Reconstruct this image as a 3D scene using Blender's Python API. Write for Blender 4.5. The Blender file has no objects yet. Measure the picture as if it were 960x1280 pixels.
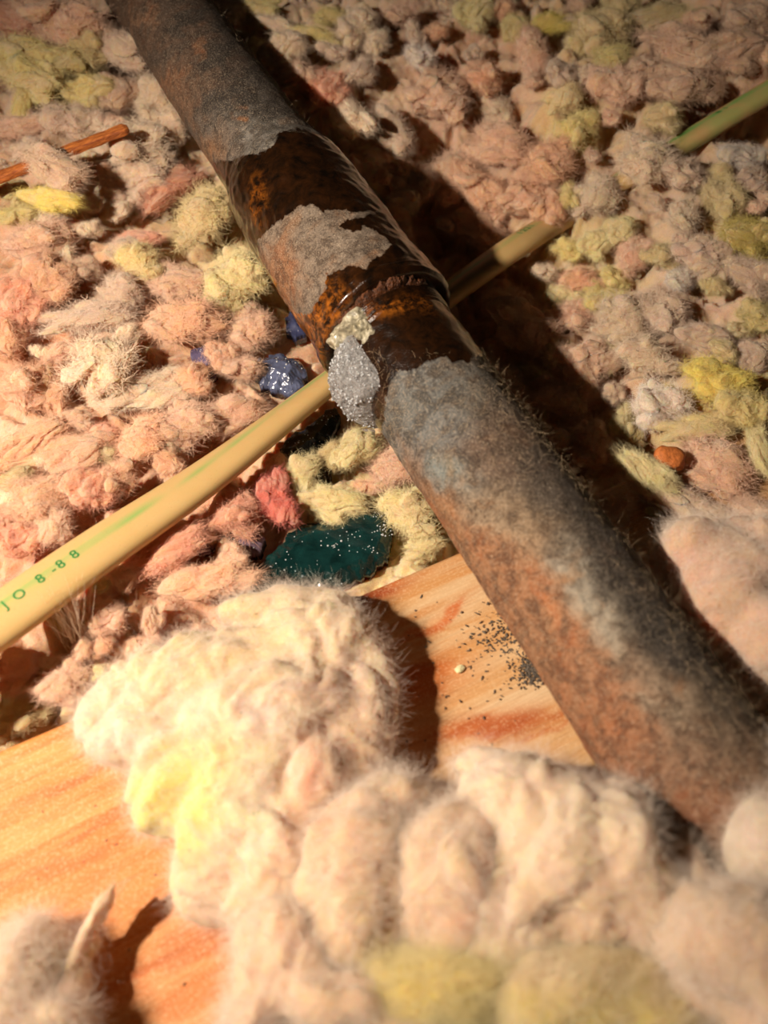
import bpy, bmesh, math, random
import numpy as np
from mathutils import Vector, Matrix

# ------------------------------------------------------------------ camera, light, exposure
SC = bpy.context.scene
CAM_H = 0.186                      # camera height above the top face of the plank (metres)
TILT = math.radians(30)
FPX = 1000.0
cam_d = bpy.data.cameras.new('camera'); cam = bpy.data.objects.new('camera', cam_d)
SC.collection.objects.link(cam)
cam.location = (0, 0, CAM_H); cam.rotation_euler = (TILT, 0, 0)
cam_d.sensor_width = 36; cam_d.lens = FPX/1280*36
cam_d.clip_start = 0.005; cam_d.clip_end = 20
cam_d.dof.use_dof = True; cam_d.dof.focus_distance = 0.232; cam_d.dof.aperture_fstop = 10.5
SC.camera = cam

w = bpy.data.worlds.new('attic'); SC.world = w; w.use_nodes = True
bg = w.node_tree.nodes['Background']; bg.inputs[0].default_value = (1.0, 0.72, 0.5, 1); bg.inputs[1].default_value = 0.007

LIGHT = Vector((-0.200, 0.025, 0.242))
ld = bpy.data.lights.new('flashlight', 'SPOT'); lamp = bpy.data.objects.new('flashlight', ld)
SC.collection.objects.link(lamp); lamp.location = LIGHT
lamp.rotation_euler = (Vector((-0.030, 0.110, 0.0)) - LIGHT).to_track_quat('-Z', 'Y').to_euler()
ld.energy = 7.7; ld.color = (1.0, 0.85, 0.70); ld.shadow_soft_size = 0.007
ld.spot_size = math.radians(95); ld.spot_blend = 1.0

SC.view_settings.view_transform = 'Standard'; SC.view_settings.look = 'None'
SC.view_settings.gamma = 1; SC.view_settings.exposure = 0.0; SC.view_settings.use_curve_mapping = False

# ------------------------------------------------------------------ helpers
rng = np.random.default_rng(7); random.seed(7)
ct, st = math.cos(TILT), math.sin(TILT)

def P(px, py, h=0.0):
    """world point of height h seen at photo pixel (px,py)"""
    x, y = (px-480)/FPX, (py-640)/FPX
    d = np.array([x, -ct*y+st, -st*y-ct])
    t = (h-CAM_H)/d[2]
    return np.array([0, 0, CAM_H]) + d*t

def proj(v):
    v = np.asarray(v, float); q = v-np.array([0, 0, CAM_H])
    right = q[..., 0]; up = q[..., 1]*ct+q[..., 2]*st; fw = q[..., 1]*st-q[..., 2]*ct
    fw = np.where(fw < 1e-3, 1e-3, fw)
    return 480+FPX*right/fw, 640-FPX*up/fw, fw

_perm = np.random.RandomState(3).permutation(256); _perm = np.concatenate([_perm, _perm, _perm])
_g = np.random.RandomState(4).normal(size=(256, 3)); _g /= np.linalg.norm(_g, axis=1)[:, None]
def noise(p):
    p = np.asarray(p, float); i = np.floor(p).astype(int); f = p-i
    i &= 255; u = f*f*f*(f*(f*6-15)+10)
    def gr(a, b, c):
        h = _perm[_perm[_perm[i[:, 0]+a & 255]+(i[:, 1]+b & 255)]+(i[:, 2]+c & 255)]
        g = _g[h]
        return g[:, 0]*(f[:, 0]-a)+g[:, 1]*(f[:, 1]-b)+g[:, 2]*(f[:, 2]-c)
    L = lambda a, b, t: a+(b-a)*t
    x0 = L(L(gr(0,0,0), gr(1,0,0), u[:,0]), L(gr(0,1,0), gr(1,1,0), u[:,0]), u[:,1])
    x1 = L(L(gr(0,0,1), gr(1,0,1), u[:,0]), L(gr(0,1,1), gr(1,1,1), u[:,0]), u[:,1])
    return L(x0, x1, u[:,2])*1.6
def warp(p, s, a, o=0):
    return p + a*np.stack([noise(p*s+11.3+o), noise(p*s+47.1+o), noise(p*s+91.7+o)], 1)
def sm(a, b, x):
    t = np.clip((x-a)/(b-a), 0, 1); return t*t*(3-2*t)

def ico(sub):
    bm = bmesh.new(); bmesh.ops.create_icosphere(bm, subdivisions=sub, radius=1)
    v = np.array([x.co[:] for x in bm.verts]); f = np.array([[a.index for a in x.verts] for x in bm.faces]); bm.free(); return v, f
def link(o, parent=None):
    SC.collection.objects.link(o)
    if parent is not None: o.parent = parent
    return o
def mesh_obj(name, verts, faces, mat=None, parent=None, smooth=True, col=None, attrs=None):
    me = bpy.data.meshes.new(name)
    verts = np.asarray(verts, float); faces = np.asarray(faces)
    me.from_pydata(verts.tolist(), [], faces.tolist()) if faces.ndim == 1 else fast_mesh(me, verts, faces)
    if smooth: me.polygons.foreach_set('use_smooth', np.ones(len(me.polygons), bool))
    if col is not None:
        c = me.color_attributes.new('Col', 'FLOAT_COLOR', 'POINT')
        c.data.foreach_set('color', np.concatenate([col, np.ones((len(col), 1))], 1).ravel().astype(np.float32))
    for k, a in (attrs or {}).items():
        t = me.attributes.new(k, 'FLOAT', 'POINT'); t.data.foreach_set('value', np.asarray(a, np.float32))
    if mat: me.materials.append(mat)
    me.update()
    return link(bpy.data.objects.new(name, me), parent)
def fast_mesh(me, verts, faces):
    n, k = faces.shape
    me.vertices.add(len(verts)); me.vertices.foreach_set('co', verts.ravel().astype(np.float32))
    me.loops.add(n*k); me.loops.foreach_set('vertex_index', faces.ravel().astype(np.int32))
    me.polygons.add(n); me.polygons.foreach_set('loop_start', (np.arange(n)*k).astype(np.int32))
    me.update(calc_edges=True)
def tag(o, label=None, cat=None, group=None, kind=None):
    for k, v in (('label', label), ('category', cat), ('group', group), ('kind', kind)):
        if v: o[k] = v
    return o
def grid_faces(nu, nv, wrap=False):
    u = np.arange(nu-1)[:, None]; v = np.arange(nv if wrap else nv-1)[None, :]
    v2 = (v+1) % nv
    return np.stack([u*nv+v, u*nv+v2, (u+1)*nv+v2, (u+1)*nv+v], -1).reshape(-1, 4)
def get_vn(me):
    n = len(me.vertices); co = np.empty(n*3, np.float32); me.vertices.foreach_get('co', co)
    no = np.empty(n*3, np.float32); me.vertex_normals.foreach_get('vector', no)
    return co.reshape(-1, 3).astype(float), no.reshape(-1, 3).astype(float)
def lin(r, g, b):
    f = lambda c: (c/255/12.92) if c/255 <= .04045 else ((c/255+.055)/1.055)**2.4
    return np.array([f(r), f(g), f(b)])

def paint(px, py, blobs, base, base_w=0.02):
    """smooth blend of true surface colours: blobs = (x, y, rx, ry, angle, rgb)"""
    out = np.tile(np.asarray(base, float), (len(px), 1))*base_w; wt = np.full(len(px), base_w)
    for (bx, by, rx, ry, a, c) in blobs:
        a = math.radians(a); dx, dy = px-bx, -(py-by)
        u = (dx*math.cos(a)+dy*math.sin(a))/rx; v = (-dx*math.sin(a)+dy*math.cos(a))/ry
        k = np.exp(-(u*u+v*v)*1.2); out += k[:, None]*np.asarray(c); wt += k
    return out/wt[:, None]
def over(col, px, py, blobs):
    for (bx, by, rx, ry, a, c, k) in blobs:
        a = math.radians(a); dx, dy = px-bx, -(py-by)
        u = (dx*math.cos(a)+dy*math.sin(a))/rx; v = (-dx*math.sin(a)+dy*math.cos(a))/ry
        w_ = (k*(1-sm(.45, 1.1, np.sqrt(u*u+v*v))))[:, None]; col = col*(1-w_)+np.asarray(c)*w_
    return col
def poly_sd(px, py, poly):
    """signed distance in pixels, positive inside"""
    poly = np.asarray(poly, float); d = np.full(len(px), 1e9); ins = np.zeros(len(px), bool)
    for i in range(len(poly)):
        a, b = poly[i], poly[(i+1) % len(poly)]; e = b-a
        t = np.clip(((px-a[0])*e[0]+(py-a[1])*e[1])/(e@e+1e-9), 0, 1)
        d = np.minimum(d, np.hypot(px-a[0]-t*e[0], py-a[1]-t*e[1]))
        c = ((a[1] > py) != (b[1] > py)) & (px < (b[0]-a[0])*(py-a[1])/(b[1]-a[1]+1e-12)+a[0]); ins ^= c
    return np.where(ins, d, -d)

def hair(name, pts, mat, parent, radius, kind=None):
    """pts: (n, k, 3) strands as a Curves object"""
    n, k, _ = pts.shape
    cu = bpy.data.hair_curves.new(name); cu.add_curves([k]*n)
    cu.attributes['position'].data.foreach_set('vector', pts.reshape(-1).astype(np.float32))
    ra = cu.attributes.get('radius') or cu.attributes.new('radius', 'FLOAT', 'POINT')
    taper = np.linspace(1, .25, k)[None, :]*np.asarray(radius).reshape(-1, 1)*np.ones((n, 1))
    ra.data.foreach_set('value', taper.ravel().astype(np.float32))
    cu.materials.append(mat)
    o = link(bpy.data.objects.new(name, cu), parent)
    if kind: o['kind'] = kind
    return o
def strands(co, no, n, length, lift, curl, k=6, r=rng):
    idx = r.integers(0, len(co), n); p = co[idx].copy(); nn = no[idx]
    t = r.normal(size=(n, 3)); t -= (t*nn).sum(1)[:, None]*nn; t /= np.linalg.norm(t, axis=1)[:, None]+1e-9
    L = length*r.uniform(.35, 1.3, n)/(k-1)
    d = t + nn*(lift*r.uniform(.1, 1.6, n))[:, None]; d /= np.linalg.norm(d, axis=1)[:, None]
    out = np.empty((n, k, 3)); p -= nn*length*.04; out[:, 0] = p; c = r.normal(size=(n, 3))*curl
    for i in range(1, k):
        p = p+d*L[:, None]; out[:, i] = p
        d = d+c+r.normal(size=(n, 3))*curl*.5; d /= np.linalg.norm(d, axis=1)[:, None]
    return out

# ------------------------------------------------------------------ materials
def newmat(name):
    m = bpy.data.materials.new(name); m.use_nodes = True
    nt = m.node_tree; return m, nt, nt.nodes['Principled BSDF']
def nd(nt, t, **kw):
    n = nt.nodes.new(t)
    for k, v in kw.items():
        if k.startswith('i_'): n.inputs[int(k[2:])].default_value = v
        else: setattr(n, k, v)
    return n
def mixc(nt, fac, a, b, mode='MIX'):
    n = nt.nodes.new('ShaderNodeMix'); n.data_type = 'RGBA'; n.blend_type = mode
    for i, v in ((0, fac), (6, a), (7, b)):
        if hasattr(v, 'is_output'): nt.links.new(v, n.inputs[i])
        else: n.inputs[i].default_value = v if i == 0 else (*v, 1)
    return n.outputs[2]
def tex(nt, scale, coord, detail=3, rough=.6, dist=0.0, vec_scale=None):
    n = nd(nt, 'ShaderNodeTexNoise'); n.inputs['Scale'].default_value = scale
    n.inputs['Detail'].default_value = detail; n.inputs['Roughness'].default_value = rough; n.inputs['Distortion'].default_value = dist
    if vec_scale is not None:
        mp = nd(nt, 'ShaderNodeMapping'); mp.inputs['Scale'].default_value = vec_scale
        nt.links.new(coord, mp.inputs[0]); coord = mp.outputs[0]
    nt.links.new(coord, n.inputs['Vector']); return n.outputs[0]
def ramp(nt, fac, stops):
    n = nd(nt, 'ShaderNodeValToRGB'); e = n.color_ramp.elements
    while len(e) < len(stops): e.new(.5)
    for q, (p, c) in zip(e, stops):
        q.position = p; q.color = (*c, 1) if not np.isscalar(c) else (c, c, c, 1)
    nt.links.new(fac, n.inputs[0]); return n.outputs[0]
def math_(nt, op, a, b=0.0, clamp=False):
    n = nd(nt, 'ShaderNodeMath', operation=op); n.use_clamp = clamp
    for i, v in ((0, a), (1, b)):
        if hasattr(v, 'is_output'): nt.links.new(v, n.inputs[i])
        else: n.inputs[i].default_value = v
    return n.outputs[0]
def bump(nt, bsdf, h, dist, strength=1.0):
    b = nd(nt, 'ShaderNodeBump'); b.inputs['Distance'].default_value = dist; b.inputs['Strength'].default_value = strength
    nt.links.new(h, b.inputs['Height']); nt.links.new(b.outputs[0], bsdf.inputs['Normal'])

def wool_mat(name, use_attr, fibre=False):
    m, nt, b = newmat(name)
    g = nd(nt, 'ShaderNodeNewGeometry'); oi = nd(nt, 'ShaderNodeObjectInfo')
    pos = g.outputs['Position']
    if use_attr:
        a = nd(nt, 'ShaderNodeAttribute', attribute_name='Col'); col = a.outputs['Color']
    else: col = oi.outputs['Color']
    if not fibre:
        n1 = tex(nt, 130, pos, 3, .6, .6)
        f1 = ramp(nt, n1, [(.35, 0.0), (.7, 1.0)])
        yel = mixc(nt, 1.0, col, (1.03, 1.01, .80), 'MULTIPLY'); pnk = mixc(nt, 1.0, col, (1.0, .90, .88), 'MULTIPLY')
        col = mixc(nt, f1, pnk, yel)
        col = mixc(nt, ramp(nt, tex(nt, 75, pos, 3, .6, .4), [(.44, 0.), (.66, .45)]), col, (.80, .60, .43))
        n2 = tex(nt, 2600, pos, 2, .7)
        col = mixc(nt, .5, col, mixc(nt, 1.0, col, ramp(nt, n2, [(.3, .72), (.6, 1.12)]), 'MULTIPLY'))
        n4 = tex(nt, 900, pos, 1, .5)                       # specks of dirt
        col = mixc(nt, ramp(nt, n4, [(.765, 0.0), (.79, .65)]), col, (.12, .07, .04))
        n3 = tex(nt, 420, pos, 6, .78, 2.2); n5 = tex(nt, 1.0, pos, 3, .7, 1.0, (500, 3800, 2500)); n6 = tex(nt, 1.0, pos, 3, .7, 1.0, (3600, 600, 2500))
        sel = ramp(nt, tex(nt, 90, pos, 2), [(.44, 0.), (.56, 1.)])
        fb = mixc(nt, sel, n5, n6) if False else math_(nt, 'ADD', math_(nt, 'MULTIPLY', n5, .12), math_(nt, 'MULTIPLY', n6, .12))
        bump(nt, b, math_(nt, 'ADD', n3, fb), .0011, .8)
        b.inputs['Subsurface Weight'].default_value = .75
        b.inputs['Subsurface Radius'].default_value = (1.0, .5, .25); b.inputs['Subsurface Scale'].default_value = .0028
    nt.links.new(col, b.inputs['Base Color'])
    b.inputs['Roughness'].default_value = .95 if not fibre else .5
    b.inputs['Specular IOR Level'].default_value = .1 if not fibre else .5
    if not fibre:
        b.inputs['Sheen Weight'].default_value = .25; b.inputs['Sheen Roughness'].default_value = .6
    return m
WOOL = wool_mat('glass_wool', False); WOOL_A = wool_mat('glass_wool_blend', True)
FIB = wool_mat('glass_fibre', False, True)

def simple(name, rgb, rough=.6, metal=0, bump_s=None, spec=.5, var=.25, scale=400, coat=0, trans=0):
    m, nt, b = newmat(name); g = nd(nt, 'ShaderNodeNewGeometry')
    n = tex(nt, scale, g.outputs['Position'], 4)
    c = mixc(nt, ramp(nt, n, [(.3, 0.), (.7, 1.)]), tuple(np.array(rgb)*(1-var)), tuple(np.minimum(1, np.array(rgb)*(1+var))))
    nt.links.new(c, b.inputs['Base Color'])
    b.inputs['Roughness'].default_value = rough; b.inputs['Metallic'].default_value = metal
    b.inputs['Specular IOR Level'].default_value = spec
    b.inputs['Coat Weight'].default_value = coat; b.inputs['Transmission Weight'].default_value = trans
    if bump_s: bump(nt, b, n, bump_s)
    return m

# ------------------------------------------------------------------ macro height of the insulation bed
CTRL = [(50,50,14),(150,150,6),(60,300,3),(200,300,-2),(100,450,-1),(60,650,1),(10,760,1),(250,450,-6),(350,450,-11),(300,650,-5),
 (420,620,-14),(400,720,-12),(480,560,-12),(150,760,2),(110,830,-1),(200,690,2),(60,790,6),(50,900,-9),(350,50,10),(420,60,14),(470,170,10),(540,90,12),
 (550,225,-26),(600,350,-34),(560,300,-30),(650,400,-32),(640,190,5),(750,100,14),(700,280,2),(760,330,6),(850,200,6),(950,50,18),(960,170,-8),(900,300,8),(700,440,-34),
 (640,480,-22),(700,540,-22),(760,600,-18),(820,470,3),(900,500,8),(880,600,6),(900,730,6),(800,660,-12),(960,820,8),(300,150,0),(420,330,-12),
 (-200,200,10),(-200,700,5),(1200,300,15),(1200,800,15),(500,-200,20),(0,-200,20),(1000,-250,22),(600,1300,-20),(0,1300,-20)]
_C = np.array([[*P(a, b, h*.001)[:2], h*.001] for a, b, h in CTRL])
def h0(x, y):
    x = np.asarray(x, float); y = np.asarray(y, float); n = 0; dsum = 0
    for cx, cy, h in _C:
        k = 1/(((x-cx)**2+(y-cy)**2)+.0004)**2; n = n+k*h; dsum = dsum+k
    return n/dsum
# plank frame: far edge line A->B, inward normal towards the viewer
PA, PB = P(0, 936, 0)[:2], P(570, 690, 0)[:2]
PD = (PB-PA)/np.linalg.norm(PB-PA); PN = np.array([PD[1], -PD[0]])
def plank_uv(x, y): return (x-PA[0])*PD[0]+(y-PA[1])*PD[1], (x-PA[0])*PN[0]+(y-PA[1])*PN[1]
PLANK_U = (-.14, .30); PLANK_W = .112

# colours (albedo)
PINK = lin(226,184,156); PEACH = lin(230,178,142); SALM = lin(226,142,114); RED = lin(214,92,84)
CREAM = lin(240,218,190); YEL = lin(226,214,120); BYEL = lin(240,220,88); PYEL = lin(232,220,160); GREY = lin(206,184,166)
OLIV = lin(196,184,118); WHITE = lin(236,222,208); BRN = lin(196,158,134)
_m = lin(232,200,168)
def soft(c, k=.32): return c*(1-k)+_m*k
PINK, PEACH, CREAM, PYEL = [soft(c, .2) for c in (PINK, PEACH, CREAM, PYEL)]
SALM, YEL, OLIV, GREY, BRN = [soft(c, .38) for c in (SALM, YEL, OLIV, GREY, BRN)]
BYEL = soft(BYEL, .22); RED = soft(RED, .15)
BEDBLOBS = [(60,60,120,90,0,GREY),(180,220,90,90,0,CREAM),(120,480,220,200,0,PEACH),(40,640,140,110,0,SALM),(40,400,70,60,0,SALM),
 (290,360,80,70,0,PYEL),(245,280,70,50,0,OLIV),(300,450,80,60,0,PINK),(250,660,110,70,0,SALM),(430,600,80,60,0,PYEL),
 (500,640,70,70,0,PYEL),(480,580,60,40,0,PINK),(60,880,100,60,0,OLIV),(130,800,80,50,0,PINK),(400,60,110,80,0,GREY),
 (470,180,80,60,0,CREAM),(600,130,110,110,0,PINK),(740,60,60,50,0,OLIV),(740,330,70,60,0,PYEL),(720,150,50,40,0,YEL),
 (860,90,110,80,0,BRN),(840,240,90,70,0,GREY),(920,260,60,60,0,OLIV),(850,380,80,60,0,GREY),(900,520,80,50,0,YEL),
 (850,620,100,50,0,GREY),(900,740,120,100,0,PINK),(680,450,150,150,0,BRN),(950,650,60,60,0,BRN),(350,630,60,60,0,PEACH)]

# ------------------------------------------------------------------ floor below (ceiling board under the wool)
o = mesh_obj('floor', [(-.6,-.4,-.075),(.6,-.4,-.075),(.6,.9,-.075),(-.6,.9,-.075),(-.6,-.4,-.085),(.6,-.4,-.085),(.6,.9,-.085),(-.6,.9,-.085)],
             np.array([(0,1,2,3),(7,6,5,4),(0,4,5,1),(1,5,6,2),(2,6,7,3),(3,7,4,0)]), simple('plaster', lin(150,135,120)), smooth=False)
o['kind'] = 'structure'

WETPOLY = [
 [(318,742),(330,715),(350,690),(374,665),(392,655),(420,652),(440,640),(452,630),(478,634),(492,650),(488,680),(484,700),(462,716),(440,728),(400,738),(370,738),(345,746)],
 [(318,468),(325,452),(340,446),(356,446),(372,452),(381,462),(378,480),(366,490),(348,488),(330,482)],
 [(242,445),(250,436),(262,432),(272,446),(270,464),(258,468),(246,458)],
 [(358,400),(366,394),(378,402),(381,416),(370,420),(360,413)],
 [(258,392),(270,384),(280,390),(279,404),(268,408),(259,402)],
 [(352,566),(366,548),(392,532),(418,510),(424,520),(414,545),(398,566),(382,578),(360,576)],
 [(242,672),(254,662),(266,668),(262,686),(248,690)],
 [(276,672),(290,662),(298,676),(296,700),(288,714),(282,696)],
 [(300,676),(314,664),(328,672),(324,690),(308,696)],
 [(438,556),(450,540),(466,540),(466,556),(452,566)],
 [(396,590),(402,582),(412,584),(411,597),(402,601)]]
# ------------------------------------------------------------------ insulation bed
def bed():
    nx, ny = 640, 640
    X, Y = np.meshgrid(np.linspace(-.26, .34, nx), np.linspace(-.02, .58, ny), indexing='ij')
    x, y = X.ravel(), Y.ravel(); z = h0(x, y)
    p = np.stack([x, y, z*0], 1)
    w1 = warp(p*60, .8, .55); lob = np.abs(noise(w1)); w2 = warp(p*150, .7, .6, 5); lob2 = np.abs(noise(w2))
    st_ = noise(np.stack([w1[:, 0]*2.5+w1[:, 1], w1[:, 1]*14, w1[:, 2]+3], 1))
    z = z + noise(p*28+3)*.006 + (lob-.35)*.011 + (lob2-.3)*.0045 + st_*.0006 + noise(p*900)*.00035 + noise(w2*3)*.0008
    sx, sy, _ = proj(np.stack([x, y, h0(x, y)], 1)); hb = h0(x, y)
    for pl in WETPOLY:
        k_ = sm(-16, -2, poly_sd(sx, sy, pl)); z = z*(1-k_)+(hb-.0012)*k_
    u, v = plank_uv(x, y)
    z = z-.0048*sm(.0, -.02, v); ins = sm(-.004, .003, v); z = z*(1-ins)+(-.030)*ins
    z = np.minimum(z, np.where((v > -.03) & (v <= 0), .001, 1))
    # keep the wool below pipe and cable
    px, py, _ = proj(np.stack([x, y, z], 1))
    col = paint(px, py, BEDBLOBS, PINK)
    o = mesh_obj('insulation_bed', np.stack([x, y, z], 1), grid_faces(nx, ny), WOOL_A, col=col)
    tag(o, 'deep bed of loose pink and yellow glass wool filling the joist bay', 'insulation', kind='stuff')
    co, no = get_vn(o.data)
    keep = (plank_uv(co[:, 0], co[:, 1])[1] < -.002) & (px > -60) & (px < 1020) & (py > -80) & (py < 960)
    f = hair('fibres', strands(co[keep], no[keep], 150000, .0045, .35, .35), FIB, o, rng.uniform(.000014, .000028, 150000), 'stuff')
    f.color = (*lin(225,195,165), 1)
    return o
BED = bed()

# ------------------------------------------------------------------ plank
def plank():
    m, nt, b = newmat('pine'); g = nd(nt, 'ShaderNodeNewGeometry')
    mp = nd(nt, 'ShaderNodeMapping'); mp.inputs['Rotation'].default_value = (0, 0, -math.atan2(PD[1], PD[0]))
    nt.links.new(g.outputs['Position'], mp.inputs[0]); c = mp.outputs[0]
    att = nd(nt, 'ShaderNodeAttribute', attribute_name='Col').outputs['Color']
    grain = tex(nt, 1.0, c, 5, .65, 1.2, (14, 170, 60)); fine = tex(nt, 1.0, c, 3, .7, .3, (90, 2200, 900))
    band = tex(nt, 1.0, c, 2, .5, .8, (9, 75, 40))
    col = mixc(nt, ramp(nt, grain, [(.38, 1.), (.56, 0.)]), att, mixc(nt, 1., att, (.84, .58, .36), 'MULTIPLY'))
    col = mixc(nt, ramp(nt, band, [(.42, .7), (.55, 0.)]), col, mixc(nt, 1., att, (.88, .66, .42), 'MULTIPLY'))
    col = mixc(nt, ramp(nt, fine, [(.3, .35), (.6, 0.)]), col, mixc(nt, 1., col, (.6, .5, .4), 'MULTIPLY'))
    sp = tex(nt, 1500, g.outputs['Position'], 2, .6)
    col = mixc(nt, ramp(nt, sp, [(.5, 0.), (.72, .35)]), col, tuple(lin(235,205,160)))
    nt.links.new(col, b.inputs['Base Color']); b.inputs['Roughness'].default_value = .62
    add = math_(nt, 'ADD', math_(nt, 'MULTIPLY', fine, .5), math_(nt, 'MULTIPLY', grain, .6))
    bump(nt, b, add, .0007, .7)
    nu, nv = 560, 190
    us = np.linspace(*PLANK_U, nu)
    # profile across: down the far face, over a rounded arris, across the top, down the near face
    r = .0022
    prof = [(0, -.038), (0, -.02), (0, -r)]+[(r-r*math.cos(a), -r+r*math.sin(a)) for a in np.linspace(.2, math.pi/2, 6)]
    prof += [(v, 0) for v in np.linspace(r*1.4, PLANK_W-.003, nv)]+[(PLANK_W, -.003), (PLANK_W, -.038)]
    prof = np.array(prof); U, K = np.meshgrid(us, np.arange(len(prof)), indexing='ij'); U = U.ravel(); K = K.ravel()
    v = prof[K, 0]; z = prof[K, 1]
    x = PA[0]+PD[0]*U+PN[0]*v; y = PA[1]+PD[1]*U+PN[1]*v
    q = np.stack([U*25, v*260, z*0], 1); z = z+np.where(z > -.002, noise(warp(q, .3, .8))*.00028+noise(q*.3)*.0004, 0)
    V = np.stack([x, y, z], 1); px, py, _ = proj(V)
    OR = lin(216,146,78); TAN = lin(216,180,134); DK = lin(196,112,52); PALE = lin(228,200,158)
    px = px+noise(V*np.array([40,40,1]))*14; py = py+noise(V*60+9)*10
    col = paint(px, py, [(40,1000,170,110,0,OR),(150,1120,170,110,0,lin(220,148,84)),(250,1200,100,60,0,lin(214,150,92)),(450,1260,200,50,0,TAN),
        (570,760,110,90,0,TAN),(660,830,90,80,0,PALE),(525,700,110,9,22,lin(206,132,70)),(470,742,50,12,22,lin(184,100,48)),
        (548,770,60,6,35,lin(206,130,66)),(540,845,60,26,20,lin(208,134,70)),(620,905,70,18,10,DK),(560,920,50,14,10,lin(204,126,66)),
        (690,900,60,7,20,lin(206,140,84)),(560,960,110,50,0,lin(216,176,128)),(740,940,60,50,0,PALE),(610,760,60,40,0,PALE)], TAN)
    px = px+noise(V*200)*8; py = py+noise(V*220+3)*7
    col = over(col, px, py, [(520,703,90,10,24,lin(204,112,48),.85),(460,742,40,10,20,lin(170,84,34),.9),(556,768,44,7,40,lin(204,110,50),.85),(528,790,34,6,20,lin(206,118,54),.7),(530,850,46,26,20,lin(206,120,52),.75),(625,905,62,20,12,lin(182,92,40),.85),(565,915,40,14,10,lin(190,104,48),.7),(690,895,46,5,20,lin(196,120,66),.7),(680,915,60,4,20,lin(196,120,66),.6),
        (90,975,120,9,24,lin(196,104,42),.5),(170,1010,140,7,24,lin(190,100,42),.5),(60,1090,150,10,24,lin(204,116,54),.5),(250,1170,90,30,30,lin(186,112,60),.5),(150,1225,50,40,0,lin(206,124,62),.6),(240,1245,60,24,20,lin(214,128,58),.6)])
    o = mesh_obj('wooden_plank', V, grid_faces(nu, len(prof)), m, col=col)
    return tag(o, 'orange pine board with stained grain lying under the rusty pipe', 'board')
PLANK = plank()

# ------------------------------------------------------------------ pipe
P1 = np.array([-.0683, .286, .0200]); P3 = np.array([.0499, .0608, .0200])
AX = (P3-P1)/np.linalg.norm(P3-P1); SIDE = np.array([-AX[1], AX[0], 0])   # SIDE points to the viewer's right / away
if SIDE[0] < 0: SIDE = -SIDE
def s_of(px, py):
    ss = np.linspace(-.3, .5, 4001); x, y, _ = proj(P1+AX*ss[:, None]); return ss[np.argmin((x-px)**2+(y-py)**2)]
S_UP, S_LO = s_of(352, 214), s_of(487, 412)
DROP, nt_, b_ = newmat('drop'); b_.inputs['Base Color'].default_value = (.7, .72, .74, 1); b_.inputs['Roughness'].default_value = .18
b_.inputs['Specular IOR Level'].default_value = 1.0; b_.inputs['Transmission Weight'].default_value = .3
def pipe_mat():
    m, nt, b = newmat('rusted_pipe'); g = nd(nt, 'ShaderNodeNewGeometry'); pos = g.outputs['Position']
    A = lambda n: nd(nt, 'ShaderNodeAttribute', attribute_name=n).outputs
    col = A('Col')['Color']; wet = A('wet')['Fac']; rust = A('rust')['Fac']
    n1 = tex(nt, 260, pos, 6, .7, .5); n2 = tex(nt, 1700, pos, 3, .7); n3 = tex(nt, 90, pos, 5, .65, .8); n5 = tex(nt, 4200, pos, 1, .6)
    dry = mixc(nt, ramp(nt, n1, [(.42, .9), (.56, 0.)]), col, mixc(nt, 1., col, (.36, .31, .28), 'MULTIPLY'))
    dry = mixc(nt, ramp(nt, n3, [(.52, 0.), (.68, .6)]), dry, mixc(nt, 1., col, (1.15, .72, .42), 'MULTIPLY'))
    dry = mixc(nt, ramp(nt, n2, [(.54, 0.), (.76, .45)]), dry, tuple(lin(196,172,140)))
    dry = mixc(nt, ramp(nt, n2, [(.32, .8), (.46, 0.)]), dry, tuple(lin(52,42,34)))
    dry = mixc(nt, ramp(nt, n5, [(.62, 0.), (.73, .6)]), dry, tuple(lin(220,205,180)))
    wc = mixc(nt, ramp(nt, n1, [(.35, 0.), (.68, 1.)]), tuple(lin(14,8,4)), tuple(lin(46,24,8)))
    rc = mixc(nt, ramp(nt, n1, [(.35, 0.), (.65, 1.)]), tuple(lin(70,30,8)), tuple(lin(176,102,30)))
    n4 = tex(nt, 420, pos, 4, .7, .4)
    wc = mixc(nt, math_(nt, 'MULTIPLY', rust, ramp(nt, n4, [(.42, 0.), (.62, 1.)])), wc, rc)
    edge = math_(nt, 'ADD', wet, math_(nt, 'MULTIPLY', math_(nt, 'SUBTRACT', n4, .5), 14.0))
    wm = math_(nt, 'MULTIPLY', edge, .6, True)
    nt.links.new(mixc(nt, wm, dry, wc), b.inputs['Base Color'])
    rr = math_(nt, 'ADD', math_(nt, 'MULTIPLY', wm, -.62), .86)
    nt.links.new(rr, b.inputs['Roughness']); nt.links.new(math_(nt, 'MULTIPLY', wm, .55), b.inputs['Coat Weight'])
    b.inputs['Coat Roughness'].default_value = .12
    b.inputs['Specular IOR Level'].default_value = .4
    hh = math_(nt, 'ADD', math_(nt, 'MULTIPLY', n2, .5), n1)
    bp = nd(nt, 'ShaderNodeBump'); bp.inputs['Distance'].default_value = .0005
    nt.links.new(math_(nt, 'SUBTRACT', 1., math_(nt, 'MULTIPLY', wm, .62)), bp.inputs['Strength']); nt.links.new(hh, bp.inputs['Height'])
    nt.links.new(bp.outputs[0], b.inputs['Normal'])
    return m
PIPEM = pipe_mat()
WETP = [(283,200),(295,197),(310,192),(322,191),(333,187),(341,180),(346,170),(352,162),(362,163),(372,158),(420,175),(700,450),
        (597,445),(585,454),(575,452),(565,455),(558,447),(548,449),(540,452),(530,455),(520,461),(510,467),(500,464),(490,473),(484,495),(478,545),(440,640),(330,500),(200,330),(215,210)]
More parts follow.
